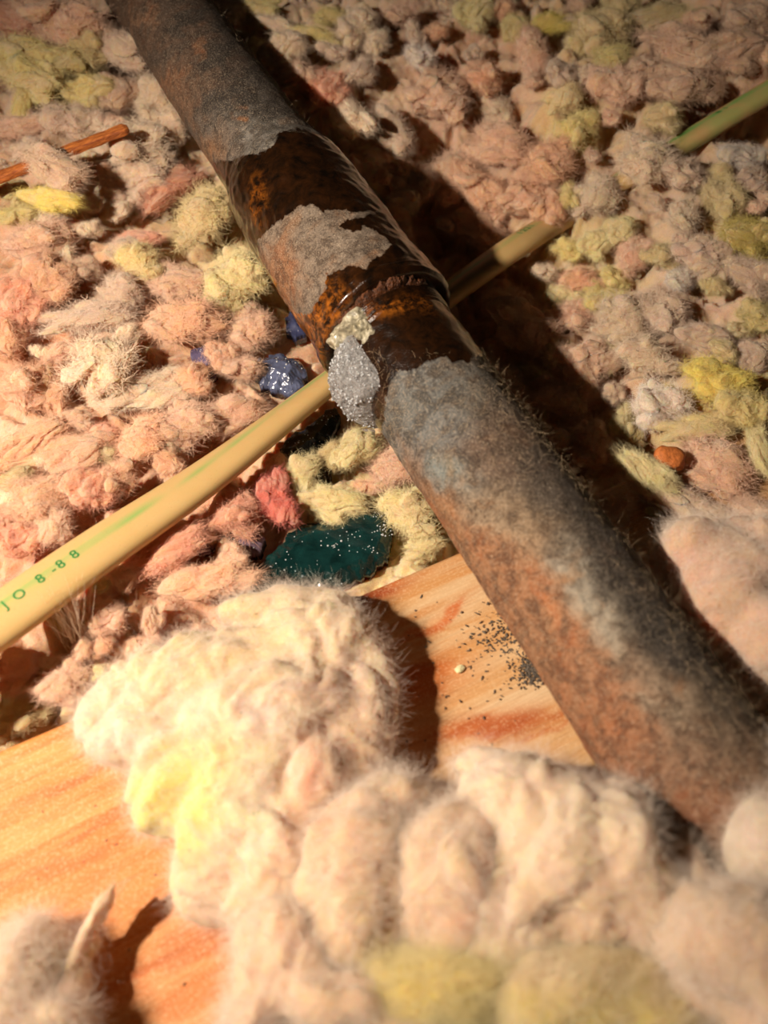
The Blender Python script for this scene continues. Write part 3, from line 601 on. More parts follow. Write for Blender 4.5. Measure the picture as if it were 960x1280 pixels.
TUFTS = [
 (18,20,62,80,80,SALM,'salmon pink glass wool tuft cut off by the top left corner'),
 (78,28,120,80,-10,PINK,'broad flat dusty pink tuft along the top edge above the olive tuft'),
 (38,88,105,62,-18,YEL*.9,'large creased yellow tuft at the left edge above the orange stick'),
 (107,60,54,54,0,OLIV*1.1,'round olive yellow tuft between the creased yellow one and the pipe'),
 (146,58,56,88,-130,GREY,'grey cream tuft pressed against the upper pipe'),
 (112,117,56,44,0,YEL,'yellow tuft with a bright centre above the orange stick'),
 (152,118,50,54,0,BRN*1.05,'rounded brownish tuft right of the bright centred yellow tuft'),
 (24,135,28,50,0,YEL,'narrow upright yellow tuft just below the creased yellow one'),
 (196,128,66,58,-50,CREAM,'cream tuft touching the pipe beside the brownish tuft'),
 (77,137,18,34,0,OLIV,'thumb sized olive tuft standing in the dark gap'),
 (8,160,40,90,90,PINK,'pale pink tuft on the left edge under the narrow yellow tuft'),
 (53,150,24,22,0,GREY,'tiny grey tuft in the dark gap left of the stick tip'),
 (98,158,66,56,20,GREY,'soft grey tuft lying behind the tip of the orange stick'),
 (36,190,44,30,10,GREY,'low grey tuft between the two visible lengths of the stick'),
 (172,192,110,66,-25,CREAM*.95,'wide cream tuft under the tip of the orange stick'),
 (212,160,46,38,-40,CREAM,'small cream tuft wedged along the pipe below the wide one'),
 (8,425,56,60,20,PEACH,'plump peach tuft on the left edge between the deep salmon and the round one'),
 (22,270,56,34,10,YEL,'pale yellow tuft at the left edge below the stick'),
 (12,240,34,30,0,OLIV,'greenish grey tuft under the broken end of the stick'),
 (38,305,90,62,10,PINK,'big blush pink tuft at the left edge below the yellow ones'),
 (206,240,44,96,-32,SALM*1.05,'long salmon strand running down from the pipe'),
 (168,228,70,48,-10,GREY*1.05,'grey cream tuft left of the long salmon strand'),
 (172,298,54,26,0,SALM,'bright salmon tuft at the foot of the long strand'),
 (246,275,84,72,0,OLIV*1.1,'large olive yellow tuft against the coupling'),
 (175,328,54,48,0,OLIV*1.2,'olive cream tuft below the bright salmon one'),
 (298,345,74,80,0,PYEL*1.0,'pale yellow tuft beside the rusty lower coupling'),
 (222,352,92,46,-18,PINK,'pink tuft between olive cream and pale yellow ones'),
 (22,372,60,70,0,SALM,'deep salmon tuft on the left edge'),
 (62,355,62,62,-30,PEACH,'peach tuft right of the deep salmon one'),
 (112,400,116,42,14,GREY*1.05,'long greyish ribbon shaped tuft'),
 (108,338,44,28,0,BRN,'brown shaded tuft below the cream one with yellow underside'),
 (152,365,56,40,-20,GREY,'grey tuft with a curled wisp'),
 (232,402,120,60,-16,PEACH,'broad peach tuft left of the small blue blob'),
 (132,462,84,96,-40,CREAM,'cream whorled tuft, the roundest in the peach area'),
 (190,492,96,42,22,CREAM*1.02,'creamy oval tuft below right of the whorled one'),
 (24,482,70,72,0,PEACH,'round peach tuft on the left edge'),
 (66,502,40,52,0,PEACH*.95,'small peach tuft right of the round one'),
 (30,560,100,46,34,PEACH,'slanting peach ribbon at the left edge'),
 (96,560,90,50,28,PEACH*1.03,'peach ribbon tuft under the whorled one'),
 (172,556,82,62,10,PEACH*1.03,'square folded peach tuft above the cable'),
 (244,475,42,48,0,PEACH,'small peach tuft left of the big blue blob'),
 (236,528,74,58,0,PINK,'soft pink tuft above the middle of the cable'),
 (48,622,92,58,20,PEACH,'large peach tuft above the cable near its print'),
 (112,606,54,52,0,SALM*1.05,'salmon tinted tuft beside the dark crease above the cable'),
 (18,676,66,66,0,SALM,'salmon tuft above the cable at the left edge'),
 (66,664,50,44,0,PINK,'pale tuft touching the upper side of the printed cable'),
 (150,600,50,42,-20,PEACH,'peach tuft touching the upper side of the cable'),
 (296,518,86,42,26,PINK,'pink tuft lapping over the upper side of the cable'),
 (318,414,66,48,0,PINK,'pink tuft between the blue blobs'),
 (300,460,60,40,0,PINK,'pink tuft left of the big blue blob and below the small one'),
 (342,626,48,58,20,RED,'small coral red tuft below the cable'),
 (282,648,76,56,20,SALM,'salmon tuft under the cable left of the coral red one'),
 (374,596,48,50,-20,PYEL*.95,'yellow cream tuft right of the coral red one'),
 (414,628,76,40,-10,PYEL*.92,'buff tuft above the dark green patch'),
 (448,556,50,64,-20,PYEL*.95,'buff strand below the icy lump'),
 (490,586,84,56,0,PINK*1.02,'pale pink tuft against the lower pipe'),
 (512,640,74,58,-20,PYEL,'pale yellow tuft between dark green patch and pipe'),
 (530,684,50,28,20,PYEL,'flat pale yellow tuft at the far edge of the board'),
 (208,688,120,44,28,SALM,'salmon tuft lying along the lower side of the cable'),
 (262,722,100,44,10,PEACH,'peach tuft left of the dark green patch'),
 (126,776,60,54,0,PINK,'dusty pink tuft under the cable beside the upright wisp'),
 (74,858,84,56,-20,PINK*.95,'pinkish tuft between cable and board edge'),
 (30,896,80,40,20,OLIV,'olive tuft at the left edge behind the board'),
 (28,836,70,50,30,SALM,'salmon tuft below the cable at the left edge'),
 (114,892,36,22,20,GREY,'grey tuft behind the board edge by the big clump'),
 (284,24,46,74,-40,GREY*1.05,'grey cream tuft right of the pipe at the top edge'),
 (322,12,52,22,0,YEL*.85,'thin yellow tuft at the top edge right of the pipe'),
 (342,32,60,30,-10,CREAM*.95,'small white cream tuft under the thin yellow one'),
 (312,64,26,42,-30,OLIV*1.2,'narrow yellowish tuft near the upper pipe'),
 (354,66,52,48,0,CREAM*.9,'round cream tuft with a dark speck'),
 (372,98,58,50,-30,PINK,'pinkish tuft at the edge of the pipe shadow'),
 (410,22,52,34,0,YEL*.9,'yellow tuft at the top edge above the salmon streaked one'),
 (394,46,60,24,-10,YEL*.85,'ragged yellow tuft under the top yellow one'),
 (446,30,44,64,0,CREAM*.85,'tall cream tuft at the top edge left of the dark gap'),
 (470,52,36,34,0,CREAM*.85,'small round cream tuft on the edge of the dark gap'),
 (410,108,44,66,-10,SALM*1.1,'salmon streaked tuft right of the pinkish one'),
 (418,66,36,28,0,GREY,'grey tuft above the salmon streaked one'),
 (452,92,40,44,0,GREY,'grey brown folded tuft'),
 (446,150,44,84,28,CREAM*.95,'long cream tuft leaning over the pipe shadow'),
 (492,165,44,76,22,GREY*1.08,'long grey cream tuft hanging over the dark hole'),
 (500,18,50,34,0,PINK*.9,'dim pink tuft at the top edge over the dark gap'),
 (526,72,36,44,0,WHITE,'whitish tuft right of the dark gap'),
 (548,124,66,74,0,PINK,'big pink tuft right of the dark gap'),
 (600,98,48,66,-10,PEACH,'peach pink tuft, tallest of the cluster near the top middle'),
 (618,142,44,44,0,CREAM*.9,'cream pink tuft below the tallest peach pink one'),
 (592,14,44,62,0,PYEL*.8,'pale yellow tuft at the top edge'),
 (642,32,32,38,0,YEL*.8,'small yellow tuft right of the pale one at the top edge'),
 (664,72,44,74,10,PINK,'upright pink tuft under the small yellow ones'),
 (690,30,46,30,0,BYEL*.75,'golden yellow tuft near the top edge'),
 (752,36,66,66,0,OLIV*1.05,'large olive yellow tuft near the top edge'),
 (764,70,56,32,10,YEL*.8,'flat yellow tuft below the large olive one'),
 (704,92,40,42,0,GREY*.9,'dull tuft beside the dark cleft'),
 (772,112,58,60,0,PINK*.95,'round dusky pink tuft below the flat yellow one'),
 (706,126,44,44,0,OLIV*1.2,'greenish yellow tuft above the petal shaped one'),
 (726,166,48,44,-30,YEL,'yellow petal shaped tuft in the middle of the pink ones'),
 (628,186,84,56,-15,PINK,'wide pink tuft over the dark hole'),
 (692,202,80,60,0,PEACH,'peach tuft below the yellow petal shaped one'),
 (600,236,86,60,-40,PEACH,'peach tuft at the shadow edge left of the cable end'),
 (654,252,52,50,0,PEACH,'peach tuft just above the lit stretch of cable'),
 (822,148,48,46,0,OLIV*1.05,'olive tuft left of the far cable'),
 (852,62,96,56,-20,BRN,'wide brown pink tuft in the dim top right'),
 (912,66,78,50,10,BRN*1.05,'orange brown tuft above the far cable'),
 (840,104,78,54,-10,BRN,'brown pink tuft just above the olive one'),
 (884,112,60,36,25,BRN*1.05,'low brown pink tuft lying along the far cable'),
 (830,22,90,40,10,OLIV*.8,'dim olive tuft at the top edge on the right'),
 (934,22,60,44,0,BRN*.8,'dark brownish tuft in the top right corner'),
 (806,198,80,62,-10,CREAM*.92,'fluffy cream pink tuft below left of the far cable'),
 (852,214,48,60,0,GREY*.95,'grey tuft right of the fluffy cream pink one'),
 (930,198,56,38,15,WHITE*.85,'pale grey tuft in the black gap under the far cable'),
 (746,250,60,56,0,CREAM*.85,'dull cream tuft above the yellow cluster'),
 (714,246,28,40,10,YEL*.95,'small upright yellow tuft of the yellow cluster'),
 (690,262,40,56,0,PEACH*.95,'peach tuft left of the yellow cluster'),
 (856,268,50,54,0,CREAM*.85,'round pinkish cream tuft, the roundest on the right side'),
 (906,250,50,74,0,OLIV*1.0,'mustard tuft right of the round pinkish one'),
 (936,228,40,30,0,GREY*.8,'dim grey tuft below the pale one under the far cable'),
 (926,296,74,60,0,BYEL*.6,'mustard and grey tuft near the right edge'),
 (710,314,36,32,0,YEL,'lemon tuft right of the cable end'),
 (742,306,36,36,0,PYEL,'pale lemon tuft in the middle of the yellow cluster'),
 (770,286,44,38,20,PYEL*.95,'pale tuft at the top of the yellow cluster'),
 (788,322,46,52,0,PINK,'pink tuft on the right of the yellow cluster'),
 (726,350,52,32,10,PEACH,'peach tuft in the yellow cluster'),
 (698,368,30,26,0,PYEL,'little yellow ball at the edge of the pipe shadow'),
 (720,372,26,24,0,PYEL,'little yellow ball next to the one at the shadow edge'),
 (768,346,34,30,0,YEL,'round yellow ball on the right of the cluster'),
 (760,378,46,34,20,YEL*.95,'knobbly yellow tuft at the bottom of the cluster'),
 (742,366,24,24,0,YEL*.9,'yellow nugget between the peach and the knobbly tufts'),
 (722,398,60,38,-20,PINK*.95,'dusky pink tuft along the pipe shadow'),
 (780,404,70,56,0,CREAM*.85,'cream strand tuft under the yellow cluster'),
 (850,350,44,34,-10,WHITE,'white tuft in the middle of the grey ones'),
 (826,390,60,92,10,GREY*.95,'tall greyish tuft of combed strands'),
 (876,322,56,44,-30,GREY*.9,'grey tuft with pale loose strands'),
 (934,342,72,52,-20,GREY*.85,'flat grey tuft at the right edge'),
 (944,396,40,50,0,YEL*.8,'dull yellow tuft at the right edge'),
 (878,422,60,36,-10,GREY*.9,'grey tuft above the bright yellow one'),
 (938,440,42,42,0,GREY*.9,'dusky round tuft above right of the bright yellow one'),
 (762,448,26,38,0,PYEL*.85,'small pale yellow tuft in the shadow edge'),
 (808,446,74,54,0,CREAM*.88,'woolly cream tuft above the whitish pink one'),
 (828,504,66,62,-20,WHITE,'whitish pink tuft left of the bright yellow one'),
 (844,494,42,22,-5,BYEL*.9,'lemon smear lying on the whitish pink tuft'),
 (902,476,76,56,-30,BYEL*.95,'bright yellow tuft, the largest yellow one on the right'),
 (930,514,56,56,0,YEL,'yellow tuft below the bright one'),
 (872,540,92,36,0,OLIV*1.15,'olive yellow strand under the bright yellow tuft'),
 (784,528,36,38,0,PYEL*.85,'buff tuft above the pale yellow spear'),
 (896,590,110,66,-34,PINK*.98,'pink tuft right of the rust orange chip'),
 (950,560,36,74,0,PYEL*.9,'pale green yellow tuft on the right edge'),
 (818,640,20,20,0,PYEL,'pea sized cream nub'),
 (858,640,120,44,-34,GREY,'fuzzy grey ridge between the spear and the big pink tuft'),
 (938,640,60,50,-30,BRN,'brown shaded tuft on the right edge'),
]
for t in TUFTS:
    lift = {'spear': 6}.get('', 0)
    tuft(*t)
# yellow underside of the cream tuft that lies over the stick: a tuft pressed under it
tuft(64,212,92,46,-26,lin(228,196,166),'cream tuft lying over the middle of the orange stick', z=20)
tuft(62,250,76,28,-20,BYEL*1.05,'vivid yellow tuft under the cream one beside the stick', z=15)
tuft(812,590,100,34,-44,PYEL,'pale yellow spear shaped tuft beside the pipe shadow', lift=8, kind_i=3)
SEEN = set()
def near_label(x, y, c, size):
    nm = [n for n, k in (('grey', GREY), ('cream', CREAM), ('pink', PINK), ('olive', OLIV), ('peach', PEACH), ('salmon', SALM), ('pale yellow', PYEL), ('brownish', BRN)) if np.allclose(k, c)][0]
    for t in sorted(TUFTS, key=lambda t: (t[0]-x)**2+(t[1]-y)**2)[:5]:
        dx, dy = x-t[0], y-t[1]; w_ = ('right of' if dx > 0 else 'left of') if abs(dx) > abs(dy) else ('below' if dy > 0 else 'above')
        if len(t[6].split()) > 11: continue
        lb = '%s %s tuft %s the %s' % (size, nm, w_, t[6])
        if lb not in SEEN and len(lb.split()) <= 16: SEEN.add(lb); return lb
    return None
# wool in the shade of the pipe
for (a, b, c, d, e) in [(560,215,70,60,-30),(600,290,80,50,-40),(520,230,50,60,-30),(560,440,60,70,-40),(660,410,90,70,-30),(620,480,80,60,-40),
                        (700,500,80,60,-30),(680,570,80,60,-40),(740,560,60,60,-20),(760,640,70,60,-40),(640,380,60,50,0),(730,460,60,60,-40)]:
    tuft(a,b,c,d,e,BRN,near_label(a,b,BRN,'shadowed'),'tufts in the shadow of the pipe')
# gaps between the tufts above: small ones that nothing tells apart, region by region
placed = [(t[0], t[1], (t[2]+t[3])/4) for t in TUFTS]
CX = np.array([(a, b) for a, b, *_ in CABLE_PX], float)
def near_cable(x, y):
    yy = np.interp(x, CX[:, 0], CX[:, 1]); return abs(y-yy) < 44
REG = [((0,330),(0,330),'small dusty tuft in the jumble left of the upper pipe','small tufts left of the upper pipe',[GREY,CREAM,PINK,OLIV]),
       ((0,400),(330,700),'small peach tuft in the bright bed left of the coupling','small tufts left of the coupling',[PEACH,PINK,SALM,CREAM]),
       ((0,560),(500,900),'small tuft in the hollow between cable and board','small tufts in the hollow',[PYEL,PINK,PEACH,OLIV]),
       ((300,700),(0,300),'small pinkish tuft in the bed right of the upper pipe','small tufts right of the upper pipe',[PINK,GREY,CREAM,PEACH]),
       ((700,960),(0,260),'small dim tuft in the dark top right of the bed','small tufts in the dark top right',[BRN,GREY,PINK,OLIV]),
       ((660,960),(260,640),'small greyish tuft in the bed on the right','small tufts on the right',[GREY,PINK,CREAM,OLIV])]
import itertools
def pipe_edge(x, y):   # >0 right of pipe, <0 left, |..|<1 on it
    q = P(x, y, .01)-P1; d = q@SIDE; return d/.024
for (xa, xb), (ya, yb), lab, grp, cols in REG:
    n = 0; tries = 0; seen = globals().setdefault('SEEN', set())
    while n < 17 and tries < 900:
        tries += 1
        x, y = rng.uniform(xa, xb), rng.uniform(ya, yb); r = rng.uniform(9, 17)
        q = P(x, y, 0); u, v = plank_uv(q[0], q[1])
        if v > -.004 or near_cable(x, y) or abs(pipe_edge(x, y)) < 1: continue
        if (pipe_edge(x, y) > 0) != (xa >= 300): continue
        if any((x-a)**2+(y-b)**2 < (c*.62+r*.7)**2 for a, b, c in placed): continue
        if abs(x-400) < 110 and abs(y-690) < 70 or abs(x-345) < 50 and abs(y-468) < 40: continue
        c_ = cols[rng.integers(len(cols))]; lb = near_label(x, y, c_, 'little')
        if lb is None: continue
        placed.append((x, y, r)); n += 1
        tuft(x, y, r*2*rng.uniform(1, 1.5), r*2, rng.uniform(-90, 90), c_, lb, grp)

# ------------------------------------------------------------------ big clumps on and before the board
def lump(name, balls, label, colfun, disp=.0045, k=None, voxel=.0011, fib=16000, flen=.007, seed=0., fcol=(.84,.72,.60), lift=.3):
    """one body out of overlapping ellipsoids (x, y, z, rx, ry, rz, rot) in metres, voxel-fused and fluffed up"""
    bm = bmesh.new()
    for (x, y, z, rx, ry, rz, a) in balls:
        M = Matrix.Translation((x, y, z)) @ Matrix.Rotation(math.radians(a), 4, 'Z') @ Matrix.Diagonal((rx, ry, rz, 1))
        bmesh.ops.create_icosphere(bm, subdivisions=4, radius=1, matrix=M)
    m2 = fuse(bm, voxel)
    co, no = get_vn(m2); k = k or 55.
    d = fluff(co*k, no, 1.0, seed, .45, .95, .50, .075); co2 = co+no*(d*disp)[:, None]
    co2[:, 2] = np.where(co2[:, 2] < .0002, .0002, co2[:, 2]) if balls[0][2] >= 0 else co2[:, 2]
    m2.vertices.foreach_set('co', co2.ravel().astype(np.float32)); m2.update()
    m2.polygons.foreach_set('use_smooth', np.ones(len(m2.polygons), bool))
    px, py, _ = proj(co2); col = colfun(px, py)
    c = m2.color_attributes.new('Col', 'FLOAT_COLOR', 'POINT'); c.data.foreach_set('color', np.concatenate([col, np.ones((len(col), 1))], 1).ravel().astype(np.float32))
    m2.materials.clear(); m2.materials.append(WOOL_A); m2.name = name
    o = link(bpy.data.objects.new(name, m2)); tag(o, label, 'insulation clump', 'large clumps of glass wool in front')
    co, no = get_vn(m2)
    f = hair('fibres', np.concatenate([strands(co, no, fib, flen, lift*.6, .22), strands(co, no, fib//4, flen*.7, 1.0, .25)]), FIB, o, rng.uniform(.000010, .000024, fib+fib//4), 'stuff')
    f.color = (*fcol, 1)
    return o
def B(px, py, z, wpx, hpx, tz, ang=0):
    """ellipsoid centred at height z mm seen at the pixel, wpx x hpx pixels across, tz mm half-thick"""
    q = P(px, py, z*.001); dep = float(proj(q)[2])/FPX; return (*q, wpx/2*dep, hpx/2*dep, tz*.001, ang)
cl = [B(275,840,10,300,110,9,12),B(170,905,9,150,110,8,10),B(400,800,10,150,110,10,-10),B(450,850,8,90,150,8,10),B(330,900,13,240,140,12,20),
      B(430,930,9,120,160,10,-20),B(230,970,10,130,150,10,-30),B(300,1010,12,150,190,12,-10),B(350,1060,12,130,170,12,0),B(400,980,12,90,150,12,-20),
      B(280,1080,9,130,130,8,-35),B(330,1130,9,120,90,9,-30),B(360,760,9,170,50,7,5)]
CW = lin(240,222,202)
lump('insulation_clump', cl, 'large cream clump with a yellow belly sprawling over the board', lambda x, y: paint(x, y, [
    (250,820,150,60,10,lin(232,212,172)),(380,770,100,40,0,lin(232,214,174)),(420,830,80,60,0,CW),(160,900,60,60,0,CW),(225,1000,50,80,-20,lin(236,226,130)),
    (260,960,60,25,20,lin(240,224,130)),(330,900,100,50,20,CW),(440,930,50,90,0,lin(242,206,176)),(380,970,16,90,-15,lin(232,170,130)),(320,1010,50,80,0,lin(250,236,214)),
    (330,1100,90,70,0,lin(244,210,178)),(215,930,60,10,25,lin(214,160,96)),(400,850,40,18,30,lin(228,176,140)),(300,770,60,20,10,lin(222,200,156))], CW),
    fib=30000, flen=.006, disp=.0030, k=58., voxel=.0008, seed=4., lift=.4)
def mono(c1, c2, bl=()): return lambda x, y: paint(x, y, [(0,0,1,1,0,c1)]+list(bl), c1, .25)
lump('insulation_clump', [B(450,1090,16,150,210,16,-8),B(480,1010,14,100,80,11,10),B(430,1170,14,130,130,14,0)], 'smooth cream egg shaped clump right of the sprawling one',
     mono(lin(244,214,180), CREAM, [(400,1000,30,60,0,lin(236,184,142))]), disp=.0042, k=48., seed=2.)
lump('insulation_clump', [B(570,1105,19,160,190,17,10),B(540,1060,17,130,90,12,0),B(600,1060,17,100,60,12,-20)], 'rounded peach cream clump in the middle of the front row',
     mono(lin(240,212,180), CREAM, [(610,1100,10,70,0,lin(222,146,108)),(540,1170,60,40,0,lin(238,190,150))]), disp=.0042, k=48., seed=13.)
lump('insulation_clump', [B(650,1000,22,150,110,15,-30),B(720,1080,22,230,200,20,-20),B(770,1110,22,170,160,18,-20),B(640,1140,20,140,150,17,0),B(600,965,16,70,50,9,-10),B(720,1010,26,110,80,11,-30)],
     'largest cream clump leaning on the lower end of the pipe', mono(lin(240,220,194), CREAM, [(740,1130,60,50,0,lin(232,196,160)),(620,980,60,30,0,lin(248,226,200))]), disp=.0048, k=44., seed=7.)
lump('insulation_clump', [B(945,1060,26,130,130,18,0),B(900,1050,24,60,90,12,-20),B(970,980,24,120,90,14,20)], 'white clump on the right edge below the pipe',
     mono(lin(236,222,206), WHITE), disp=.0032, k=40., seed=21.)
lump('insulation_clump', [B(910,1190,32,200,170,18,-30),B(860,1100,26,50,110,10,20),B(960,1260,32,160,120,18,0),B(840,1260,24,120,80,12,0)], 'dull beige clump in the bottom right corner',
     mono(lin(214,184,152), GREY), disp=.0035, k=40., seed=31.)
lump('insulation_clump', [B(560,1235,24,200,70,12,5),B(500,1225,22,90,50,10,0)], 'lemon yellow clump at the bottom edge, middle of the photo',
     mono(lin(236,210,84), BYEL, [(520,1250,60,30,0,lin(244,218,70))]), disp=.003, k=50., seed=41., fcol=(.84,.73,.38))
lump('insulation_clump', [B(720,1240,24,250,110,15,5),B(800,1270,24,160,90,14,0)], 'wide yellow tinged clump at the bottom edge',
     mono(lin(226,208,118), PYEL, [(660,1190,60,30,0,lin(236,208,176))]), disp=.003, k=40., seed=51., fcol=(.82,.70,.46))
lump('insulation_clump', [B(370,1200,17,150,120,13,-30),B(430,1250,20,170,90,13,0),B(330,1260,18,110,70,11,20),B(505,1285,20,120,60,12,0)], 'pinkish clump low in front of the egg shaped one',
     mono(lin(238,204,172), PINK), disp=.0035, k=50., seed=61.)
lump('insulation_clump', [B(28,1225,10,90,120,10,-10),B(10,1270,10,110,80,10,0),B(60,1275,9,90,60,9,0)], 'cream clump in the bottom left corner',
     mono(lin(244,218,192), CREAM), disp=.0030, k=50., seed=71.)
lump('insulation_clump', [B(110,1165,10,14,110,3,-28),B(98,1200,8,26,80,5,-25),B(84,1240,7,50,70,6,-20),B(128,1130,13,7,60,1.5,-28)], 'pointed grey cream wisp standing up from the board',
     mono(lin(222,194,168), GREY), disp=.0012, k=110., voxel=.0006, seed=81., fib=900, flen=.006)
lump('insulation_clump', [B(548,1002,7,100,22,4,12),B(510,1010,6,50,24,4,-10),B(590,985,8,40,24,4,20)], 'thin frayed strand between two clumps on the board',
     mono(lin(232,206,180), CREAM), disp=.0022, k=130., voxel=.0006, seed=91., fib=1400, flen=.007)
# big rounded clump right of the pipe
lump('insulation_clump', [B(905,745,16,130,190,14,-128+90),B(860,700,14,90,90,12,0),B(950,810,18,110,120,14,30),B(940,700,14,100,110,12,0)], 'big dusty pink clump beside the lower right of the pipe',
     mono(lin(226,190,166), PINK, [(870,760,14,90,40,lin(236,184,150))]), disp=.0028, k=45., seed=101.)

for (a_, b_, w1, h1, lb) in [(1060,700,150,170,'pink clump past the big dusty one beside the pipe'),(1100,900,190,170,'tan clump behind the white one at the lower end of the pipe')]:
    lump('insulation_clump', [B(a_,b_,14,w1,h1,14,0),B(a_+70,b_+60,12,w1,h1*.8,12,20),B(a_+60,b_-70,10,w1*.8,h1*.7,11,-20)], lb, mono(lin(226,196,170), PINK), disp=.0035, k=45., seed=a_*1., voxel=.0014)
# upright tangle of glassy strands beside the cable
def wisp(px, py, label, n, ln, seed):
    r = np.random.default_rng(seed); b0 = P(px, py, .001*h_at(px, py)); k = 8
    pts = np.empty((n, k, 3)); p = b0+r.normal(size=(n, 3))*[.0016, .0016, .0008]; d = np.tile([.02, .35, .9], (n, 1))+r.normal(size=(n, 3))*.16
    for i in range(k): pts[:, i] = p; p = p+d*ln/k; d = d*.97+r.normal(size=(n, 3))*.05
    o = hair('glass_fibre_wisp', pts, FIB, None, np.full(n, .00006)); o.color = (*lin(240,222,200), 1)
    return tag(o, label, 'fibre wisp')
def h_at(px, py): return bed_pt(px, py)[1]*1000
wisp(98, 800, 'thin upright wisp of glassy strands beside the lower edge of the cable', 70, .020, 5)

# ------------------------------------------------------------------ wet patches with glittering drops
def wet(name, poly, z, rgb, label, dome=1.5, drops=60, seed=0):
    m, nt, b = newmat(name); g = nd(nt, 'ShaderNodeNewGeometry')
    n = tex(nt, 220, g.outputs['Position'], 4, .6, .4)
    c = np.array(rgb); nt.links.new(mixc(nt, ramp(nt, n, [(.35, 0.), (.68, 1.)]), tuple(c*.45), tuple(np.minimum(c*1.2, 1))), b.inputs['Base Color'])
    b.inputs['Roughness'].default_value = .22; b.inputs['Coat Weight'].default_value = .6; b.inputs['Coat Roughness'].default_value = .1
    n2 = tex(nt, 500, g.outputs['Position'], 3, .6); bump(nt, b, n2, .0003, .5)
    poly = np.array(poly, float); x0, y0 = poly.min(0)-3; x1, y1 = poly.max(0)+3
    nx, ny = 110, 110; X, Y = np.meshgrid(np.linspace(x0, x1, nx), np.linspace(y0, y1, ny), indexing='ij'); X, Y = X.ravel(), Y.ravel()
    zc = bed_pt(*poly.mean(0))[1]*1000-.6; W = np.array([P(a, b_, zc*.001) for a, b_ in zip(X, Y)]); W[:, 2] = h0(W[:, 0], W[:, 1])+.0002; sd = poly_sd(X, Y, poly)+noise(np.stack([X*.09, Y*.09, X*0+seed], 1))*4+noise(np.stack([X*.3, Y*.3, X*0+seed], 1))*.7
    Wt = W.copy(); Wt[:, 2] += (np.clip(sd, -3, 14)/14)**1*dome*.001+noise(W*240+seed)*.00018+noise(W*90+seed)*.0003
    F = grid_faces(nx, ny); F = F[(sd[F] > -2).all(1)]
    used = np.unique(F); mp = -np.ones(len(Wt), int); mp[used] = np.arange(len(used)); F = mp[F]; Wt = Wt[used]; sdu = sd[used]
    # closed body: top sheet plus a sunken underside
    under = Wt.copy(); under[:, 2] -= .004
    V = np.concatenate([Wt, under]); n0 = len(Wt); F2 = F[:, ::-1]+n0
    e = {}
    for f in F:
        for i in range(4):
            a, b_ = f[i], f[(i+1) % 4]
            if (b_, a) in e: del e[(b_, a)]
            else: e[(a, b_)] = 1
    rim = np.array([(b_, a, a+n0, b_+n0) for a, b_ in e])
    o = mesh_obj(name, V, np.concatenate([F, F2, rim]), m); tag(o, label, 'wet patch', 'wet coloured patches in the wool')
    # drops
    r = np.random.default_rng(seed+3); ok = np.where(sdu > 1)[0]
    cen = Wt[r.choice(ok, min(8, len(ok)))]; v, f = ico(2); VV = []; FF = []
    for k in range(drops):
        c0 = cen[r.integers(len(cen))]+r.normal(size=3)*[.0022, .0010, 0] if r.random() < .8 else Wt[r.choice(ok)]
        j = np.argmin(((Wt[:, :2]-c0[:2])**2).sum(1)); 
        if sdu[j] < 0: continue
        s = r.uniform(.00007, .00021)*(1.5 if r.random() < .12 else 1)
        VV.append(v*s*[1.15, 1.15, .8]+Wt[j]+[0, 0, s*.3]); FF.append(f+len(v)*(len(VV)-1))
    if VV: mesh_obj('water_drops', np.concatenate(VV), np.concatenate(FF), DROP, o)['kind'] = 'stuff'
    return o
wet('wet_film', WETPOLY[0],
    -6, lin(16,50,48), 'dark teal wet patch with glittering drops beyond the board edge', 2.2, 110, 1)
wet('wet_film', WETPOLY[1], -3, lin(92,100,128), 'large slate blue wet blob between cable and coupling', 3.0, 20, 2)
wet('wet_film', WETPOLY[2], -1, lin(98,90,120), 'violet blue wet spot left of the large blue blob', 1.5, 12, 3)
wet('wet_film', WETPOLY[3], -2, lin(64,70,104), 'small blue wet spot close to the coupling', 1.6, 8, 4)
wet('wet_film', WETPOLY[4], 0, lin(70,76,84), 'small grey blue wet spot above the violet one', 1.5, 6, 5)
wet('wet_film', WETPOLY[5], -8, lin(34,44,44), 'black grey wet streak hugging the lower side of the cable', 1.5, 34, 6)
wet('wet_film', WETPOLY[6], -5, lin(118,84,104), 'dull mauve wet spot below the cable', 1.4, 12, 7)
wet('wet_film', WETPOLY[7], -6, lin(62,70,56), 'dark green grey wet streak right of the mauve spot', 1.3, 14, 8)
wet('wet_film', WETPOLY[8], -6, lin(138,116,134), 'pale lilac wet spot left of the teal patch', 1.3, 12, 9)
wet('wet_film', WETPOLY[9], -6, lin(156,146,158), 'pale lilac smear below the icy lump', 1.2, 4, 10)
wet('wet_film', WETPOLY[10], -6, lin(14,14,18), 'small black wet spot between cable and teal patch', 1.2, 5, 11)

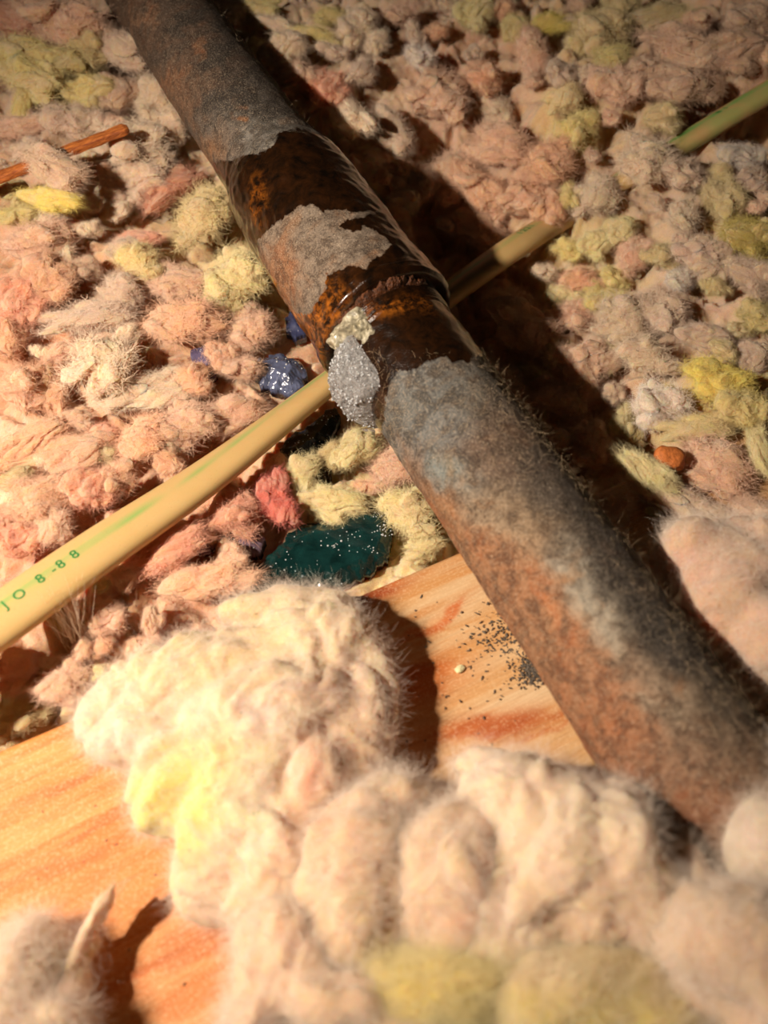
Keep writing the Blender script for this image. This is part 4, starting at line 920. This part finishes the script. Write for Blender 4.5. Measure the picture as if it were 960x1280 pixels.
# ------------------------------------------------------------------ stick, chips, crumbs
def stick():
    m, nt, b = newmat('rust_wood'); g = nd(nt, 'ShaderNodeTexCoord')
    n = tex(nt, 1.0, g.outputs['Object'], 4, .7, .4, (260, 1400, 1400))
    nt.links.new(mixc(nt, ramp(nt, n, [(.35, 0.), (.65, 1.)]), tuple(lin(134,62,20)), tuple(lin(222,132,60))), b.inputs['Base Color'])
    b.inputs['Roughness'].default_value = .6; bump(nt, b, n, .0005)
    a, e = P(-30, 233, .0165), P(160, 160, .0195); L = np.linalg.norm(e-a); d = (e-a)/L; s = np.cross(d, [0, 0, 1])
    nu, nv = 120, 24; V = []
    for i in range(nu):
        t = i/(nu-1)*L; wv = .0018*(1+.04*math.sin(i*.35))*(1 if i < nu-4 else (nu-i)/4*.5+.5)
        for j in range(nv):
            th = 2*math.pi*j/nv; c, s_ = math.cos(th), math.sin(th)
            c = np.sign(c)*abs(c)**.35; s_ = np.sign(s_)*abs(s_)**.35
            V.append(np.array([t, c*wv, s_*wv*.7]))
    V = np.array(V); V[:, 1:] *= (1+.07*noise(np.stack([V[:, 0]*150, V[:, 1]*1600, V[:, 2]*1600], 1)))[:, None]
    F = grid_faces(nu, nv, True).tolist()+[list(range(nv))[::-1], list(range((nu-1)*nv, nu*nv))]
    me = bpy.data.meshes.new('wooden_stick'); me.from_pydata(V.tolist(), [], F); me.materials.append(m)
    me.polygons.foreach_set('use_smooth', np.ones(len(F), bool))
    o = link(bpy.data.objects.new('wooden_stick', me)); o.location = a
    o.rotation_euler = Matrix((d, -s, np.cross(d, -s))).transposed().to_euler()
    return tag(o, 'thin rust orange wooden stick poking out of the wool', 'stick')
stick()
def chip(name, px, py, z, wx, wy, rgb, label, cat, ang=0, th=.3, seed=1, rough=.7):
    q = P(px, py, z*.001); dep = float(proj(q)[2])/FPX; v, f = ico(3); v = np.sign(v)*np.abs(v)**.75
    v = v*(1+.22*noise(v*1.6+seed)+.06*noise(v*6+seed))[:, None]*[wx/2*dep, wy/2*dep, min(wx, wy)/2*dep*th]
    o = mesh_obj(name, v, f, simple(name, rgb, rough, scale=900, bump_s=.0004)); o.location = q; o.rotation_euler = (.1, .15, math.radians(ang)); return tag(o, label, cat)
chip('wood_chip', 838, 572, 9, 38, 30, lin(196,112,52), 'rust orange chip stuck in the wool beside the pale spear', 'chip', -20, .5, 4)
chip('wood_splinter', 446, 750, .8, 30, 9, lin(120,60,26), 'dark brown splinter at the far edge of the board', 'splinter', 10, .5, 8)
chip('plaster_flake', 575, 836, .6, 13, 9, lin(240,226,176), 'cream flake lying on the board left of the pipe', 'flake', 30, .5, 2)
def crumbs():
    r = np.random.default_rng(12); V = []; F = []
    v, f = ico(1); n = 0
    def add(px, py, s, stretch, z=.0002):
        nonlocal n
        q = P(px, py, z); a = r.uniform(0, math.pi); M = np.array([[math.cos(a), -math.sin(a), 0], [math.sin(a), math.cos(a), 0], [0, 0, 1]])
        vv = v*(1+.3*r.normal(size=(len(v), 1)))*[s*stretch, s, s*.5]; V.append(vv@M.T+q); F.append(f+len(v)*n); n += 1
    for _ in range(760):
        t = r.random(); cx, cy = (668, 838) if t < .55 else ((632, 790) if t < .85 else (625, 810)); sx = 13 if t < .55 else (20 if t < .85 else 38)
        px, py = cx+r.normal()*sx, cy+r.normal()*sx*.8; q = P(px, py, 0)
        if plank_uv(q[0], q[1])[1] < .003 or abs(q@SIDE-P1@SIDE) < .006: continue
        add(px, py, r.uniform(.00008, .00026), r.uniform(1, 3))
    for _ in range(60):
        px, py = (r.uniform(0, 260), r.uniform(960, 1240)) if r.random() < .4 else (r.uniform(500, 720), r.uniform(730, 960)); q = P(px, py, 0)
        if plank_uv(q[0], q[1])[1] < .003: continue
        add(px, py, r.uniform(.0001, .00025), r.uniform(1, 2.4))
    o = mesh_obj('dirt_crumbs', np.concatenate(V), np.concatenate(F), simple('dirt', lin(92,84,74), .9))
    tag(o, 'dark grey dirt crumbs scattered on the board next to the pipe', 'dirt', kind='stuff')
    # a crack in the board on the left: dark splinter line
crumbs()
